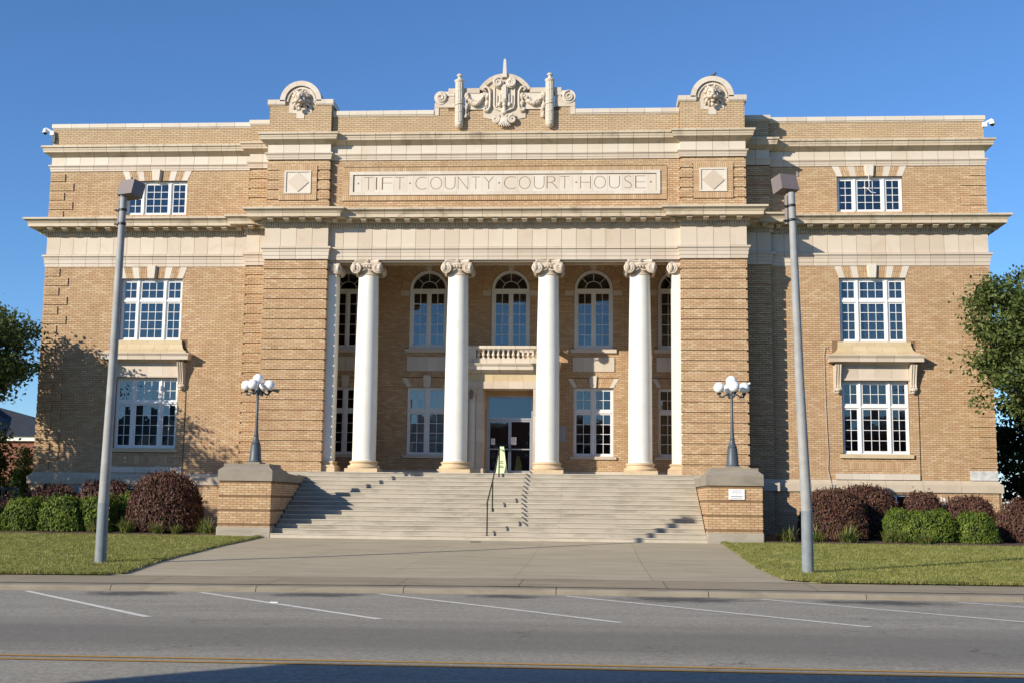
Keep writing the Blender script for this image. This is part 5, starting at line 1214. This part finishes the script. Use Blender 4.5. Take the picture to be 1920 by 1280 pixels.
r_ = np.random.default_rng(9); n_ = 2600; xs_ = r_.uniform(-17, 19, n_); ok_ = (xs_ < -6.9) | (xs_ > 8.1); xs_ = xs_[ok_]; ys_ = -22.2+np.abs(r_.normal(0, .10, len(xs_)))-.06
ys_[:200] = r_.uniform(-22, -8, 200); P0 = np.stack([xs_, ys_, [fz(x, y)+.045 for x, y in zip(xs_, ys_)]], 1)
tag(link('leaf_litter', leaf_mesh('leaf_litter', P0, r_.normal(size=P0.shape)*.4+np.array((0, 0, 1)), .022), 'litter', None, kind='stuff'), 'fallen brown leaves along the lawn edges', 'leaves')
gb = blades('grass', 190000, 3); tag(gb, 'short mown grass on the lawns either side of the path', 'grass')

# trees
def tree(name, label, base, crown_c, crown_r, nclump, nleaf, leaf, mat, seed, cat='tree', trunk_r=.18, grp=None, clr=.5):
    r = np.random.default_rng(seed); rr = random.Random(seed); p = thing(name, label, cat, base, 0, grp); bx, by, bz = base
    cc = np.array(crown_c)-np.array(base); cr = np.array(crown_r); m = MB()
    top = Vector(cc)+Vector((0, 0, cr[2]*.55)); H = top.z
    m.tube([(0, 0, -.2), (.05, .03, H*.25), (cc[0]*.4, cc[1]*.4, H*.5), (cc[0]*.9, cc[1]*.9, H*.8), tuple(top)], [trunk_r*1.3, trunk_r, trunk_r*.8, trunk_r*.45, .03], 10)
    d = r.normal(size=(nclump, 3)); d /= np.linalg.norm(d, axis=1, keepdims=True); q = r.random(nclump)**.45
    cen = cc+d*cr*q[:, None]*(1+.16*r.normal(size=(nclump, 1)))
    for i in range(0, nclump, 2):
        e = Vector(cen[i]); u = rr.uniform(.3, .85); s0 = Vector((cc[0]*.9*u, cc[1]*.9*u, H*u*.85)); s0.z = min(s0.z, e.z-.1) if e.z > H*.35 else s0.z
        mid = s0.lerp(e, .55)+Vector((rr.gauss(0, .12), rr.gauss(0, .12), .12)); m.tube([s0, mid, e], [trunk_r*.28, trunk_r*.16, .012], 5)
    m.build('trunk', 'bark', p, True)
    P_ = []; N_ = []
    for c in cen:
        k = int(nleaf*rr.uniform(.5, 1.5)/1.0); s_ = clr*rr.uniform(.6, 1.25); g = r.normal(size=(k, 3))*s_*np.array((1, 1, .7))*.55; P_.append(c+g); N_.append(g*.6+r.normal(size=(k, 3))*.5+np.array((0, 0, .35)))
    me = leaf_mesh('crown', np.concatenate(P_), np.concatenate(N_), leaf); link('crown', me, mat, p)
    return p
tree('street_tree', 'leafy tree at the left corner of the building, half out of frame', (-20.6, -3.5, .4), (-20.0, -3.3, 7.1), (2.35, 2.2, 2.1), 130, 150, .085, 'leaf', 21, clr=.62, grp='trees round the building')
tree('street_tree', 'tree left of the frame whose shade falls on the left wing', (-24.6, -10.0, .35), (-24.3, -9.8, 8.6), (2.9, 2.6, 1.9), 60, 110, .095, 'leaf', 22, clr=.6, grp='trees round the building')
tree('street_tree', 'low bushy tree left of the frame shading the foot of the left wing', (-25.6, -6.7, .4), (-25.2, -6.6, 5.0), (2.3, 2.0, 2.0), 90, 120, .095, 'leaf', 32, clr=.6, grp='trees round the building')
tree('street_tree', 'sunlit leafy tree overlapping the right end of the building', (20.0, -3.4, .4), (19.3, -3.3, 7.7), (2.35, 2.1, 2.9), 170, 170, .085, 'leaf', 23, clr=.58, grp='trees round the building')
tree('evergreen_tree', 'dark evergreen mass behind the right corner of the building', (24.5, 5, .4), (24.2, 5, 3.9), (3.6, 3.0, 4.2), 140, 190, .13, 'leafd', 24, clr=.8, grp='trees round the building')
tree('evergreen_tree', 'dark tree farther back on the right', (31, 16, .4), (31, 16, 4.6), (5, 4, 4.6), 120, 190, .17, 'leafd', 25, clr=1.0, grp='trees round the building')
tree('street_tree', 'small tree on the opposite pavement in the shade of the shop block', (-4.5, -49.2, .0), (-4.5, -49.2, 3.2), (1.3, 1.0, 1.5), 50, 90, .1, 'leaf', 31, clr=.5, trunk_r=.07, grp='trees across the street')
tree('evergreen_tree', 'dark evergreen at the far left behind the leafy tree', (-22.1, 2.0, .4), (-22.0, 2.0, 2.6), (.8, .75, 2.1), 70, 160, .09, 'leafd', 26, clr=.5, grp='trees round the building')
tree('cypress', 'slender light green conifer beside the left end of the building', (-21.25, 4.0, .4), (-21.25, 4.0, 2.4), (.38, .38, 1.4), 60, 110, .06, 'cypress', 27, clr=.3, trunk_r=.08)
# trees and buildings across the street (they stand behind the camera, shade the road and show in the glass)
tree('street_tree', 'tree on the opposite pavement left of the shop row', (-27, -58, .0), (-27, -58, 5.2), (3, 3, 2.6), 70, 100, .16, 'leaf', 28, clr=.8, grp='trees across the street')

sb = thing('shop_building', 'brick shop block across the street behind the viewer', 'building', (5, -58, 0))
yf = -50.5; t_ = -35.58-yf; HB = .6*t_; xl = .48-1.08*t_
def L_(m): return m.xform(Matrix.Translation((-5, 58, 0)))
L_(MB().box(xl, 48, -66, yf, 0, HB-.3)).build('wall', 'redbrick', sb); L_(MB().box(xl-.0, 48, -66.1, yf+.0, HB-.299, HB)).build('parapet', 'terra', sb)
for i in range(16):
    for (za, zb) in ((1.0, 3.4), (5.0, 7.0)):
        x = xl+2.2+i*4.2; w_ = L_(MB().box(x-.8, x+.8, yf, yf+.06, za, zb)).build('window', 'winwhite', sb); L_(MB().box(x-.7, x+.7, yf+.061, yf+.075, za+.1, zb-.1)).build('pane', 'black', w_)

gh = thing('gabled_house', 'gabled house across the street left of the shop block', 'house', (-34, -60, 0))
MB().box(-12, 12, -8, 0, 0, 5.6).build('wall', 'redbrick', gh)
MB().prism([(-12.6, 5.6), (12.6, 5.6), (5, 9.6), (-5, 9.6)], -8.4, .4).build('roof', 'slate', gh); MB().prism([(-3.5, 5.62), (3.5, 5.62), (0, 9.0)], .3, 1.2).build('gable', 'lime', gh)
for x in (-9, -5.5, 5.5, 9): w_ = MB().box(x-.7, x+.7, 0, .06, 1.4, 3.8).build('window', 'winwhite', gh); MB().box(x-.6, x+.6, .061, .075, 1.5, 3.7).build('pane', 'black', w_)
# background house on the left, overhead wires
hs = thing('brick_house', 'red brick house with grey slate roof in the left background', 'house', (-36, 26, .4))
m = MB().box(-12, 6.4, 0, 12, -.5, 4.75); m.build('wall', 'redbrick', hs); MB().box(-12.2, 6.6, -.25, 12.2, 4.751, 5.05).build('eaves_board', 'white', hs)
MB().add([(-12.4, -.4, 5.05), (6.8, -.4, 5.05), (6.8, 12.4, 5.05), (-12.4, 12.4, 5.05), (-6, 6, 8.7), (1.6, 6, 6.7)], [(0, 1, 5, 4), (1, 2, 5), (2, 3, 4, 5), (3, 0, 4), (3, 2, 1, 0)]).build('roof', 'slate', hs)
MB().prism([(-9, 5.05), (3.2, 5.05), (-2.5, 8.3)], -.35, 4).build('roof_gable', 'slate', hs)
for i, (z, dz, lab) in enumerate(((8.9, -.25, 'upper'), (8.45, -.5, 'lower'))):
    tag(MB().tube([(-70, 12, z+1.0), (-45, 11, z+.2), (-25, 10, z), (-21, 10, z+dz)], .02, 4).build('overhead_wire', 'cable', None), lab+' overhead wire in the sky left of the building', 'wire', 'overhead wires')
gt = thing('yard_gate', 'low dark gate between the left wing and the brick house', 'gate', (-20.2, -.5, .45)); MB().box(-1.5, .9, 0, .08, 1.5, 1.62).build('top_rail', 'slate', gt)
for i in range(9): MB().box(-1.5+.28*i, -1.42+.28*i, .01, .07, 0, 1.5).build('slat', 'slate', gt)
# litter on the road and path
tag(MB().box(-.07, .07, -.04, .04, 0, .012).build('paper_scrap', 'paper', None), 'small white scrap of paper lying on the road', 'litter'); bpy.data.objects['paper_scrap'].location = (-1.9, -27.2, rz(-1.9, -27.2)+.003)
tag(MB().tube([(-.16, 0, .012), (-.05, .02, .012), (.05, -.01, .02), (.17, .03, .012)], .012, 5).build('fallen_twig', 'bark', None), 'small brown twig lying on the path below the handrail', 'twig'); bpy.data.objects['fallen_twig'].location = (-.25, -8.3, fz(0, -8.3)+.01)
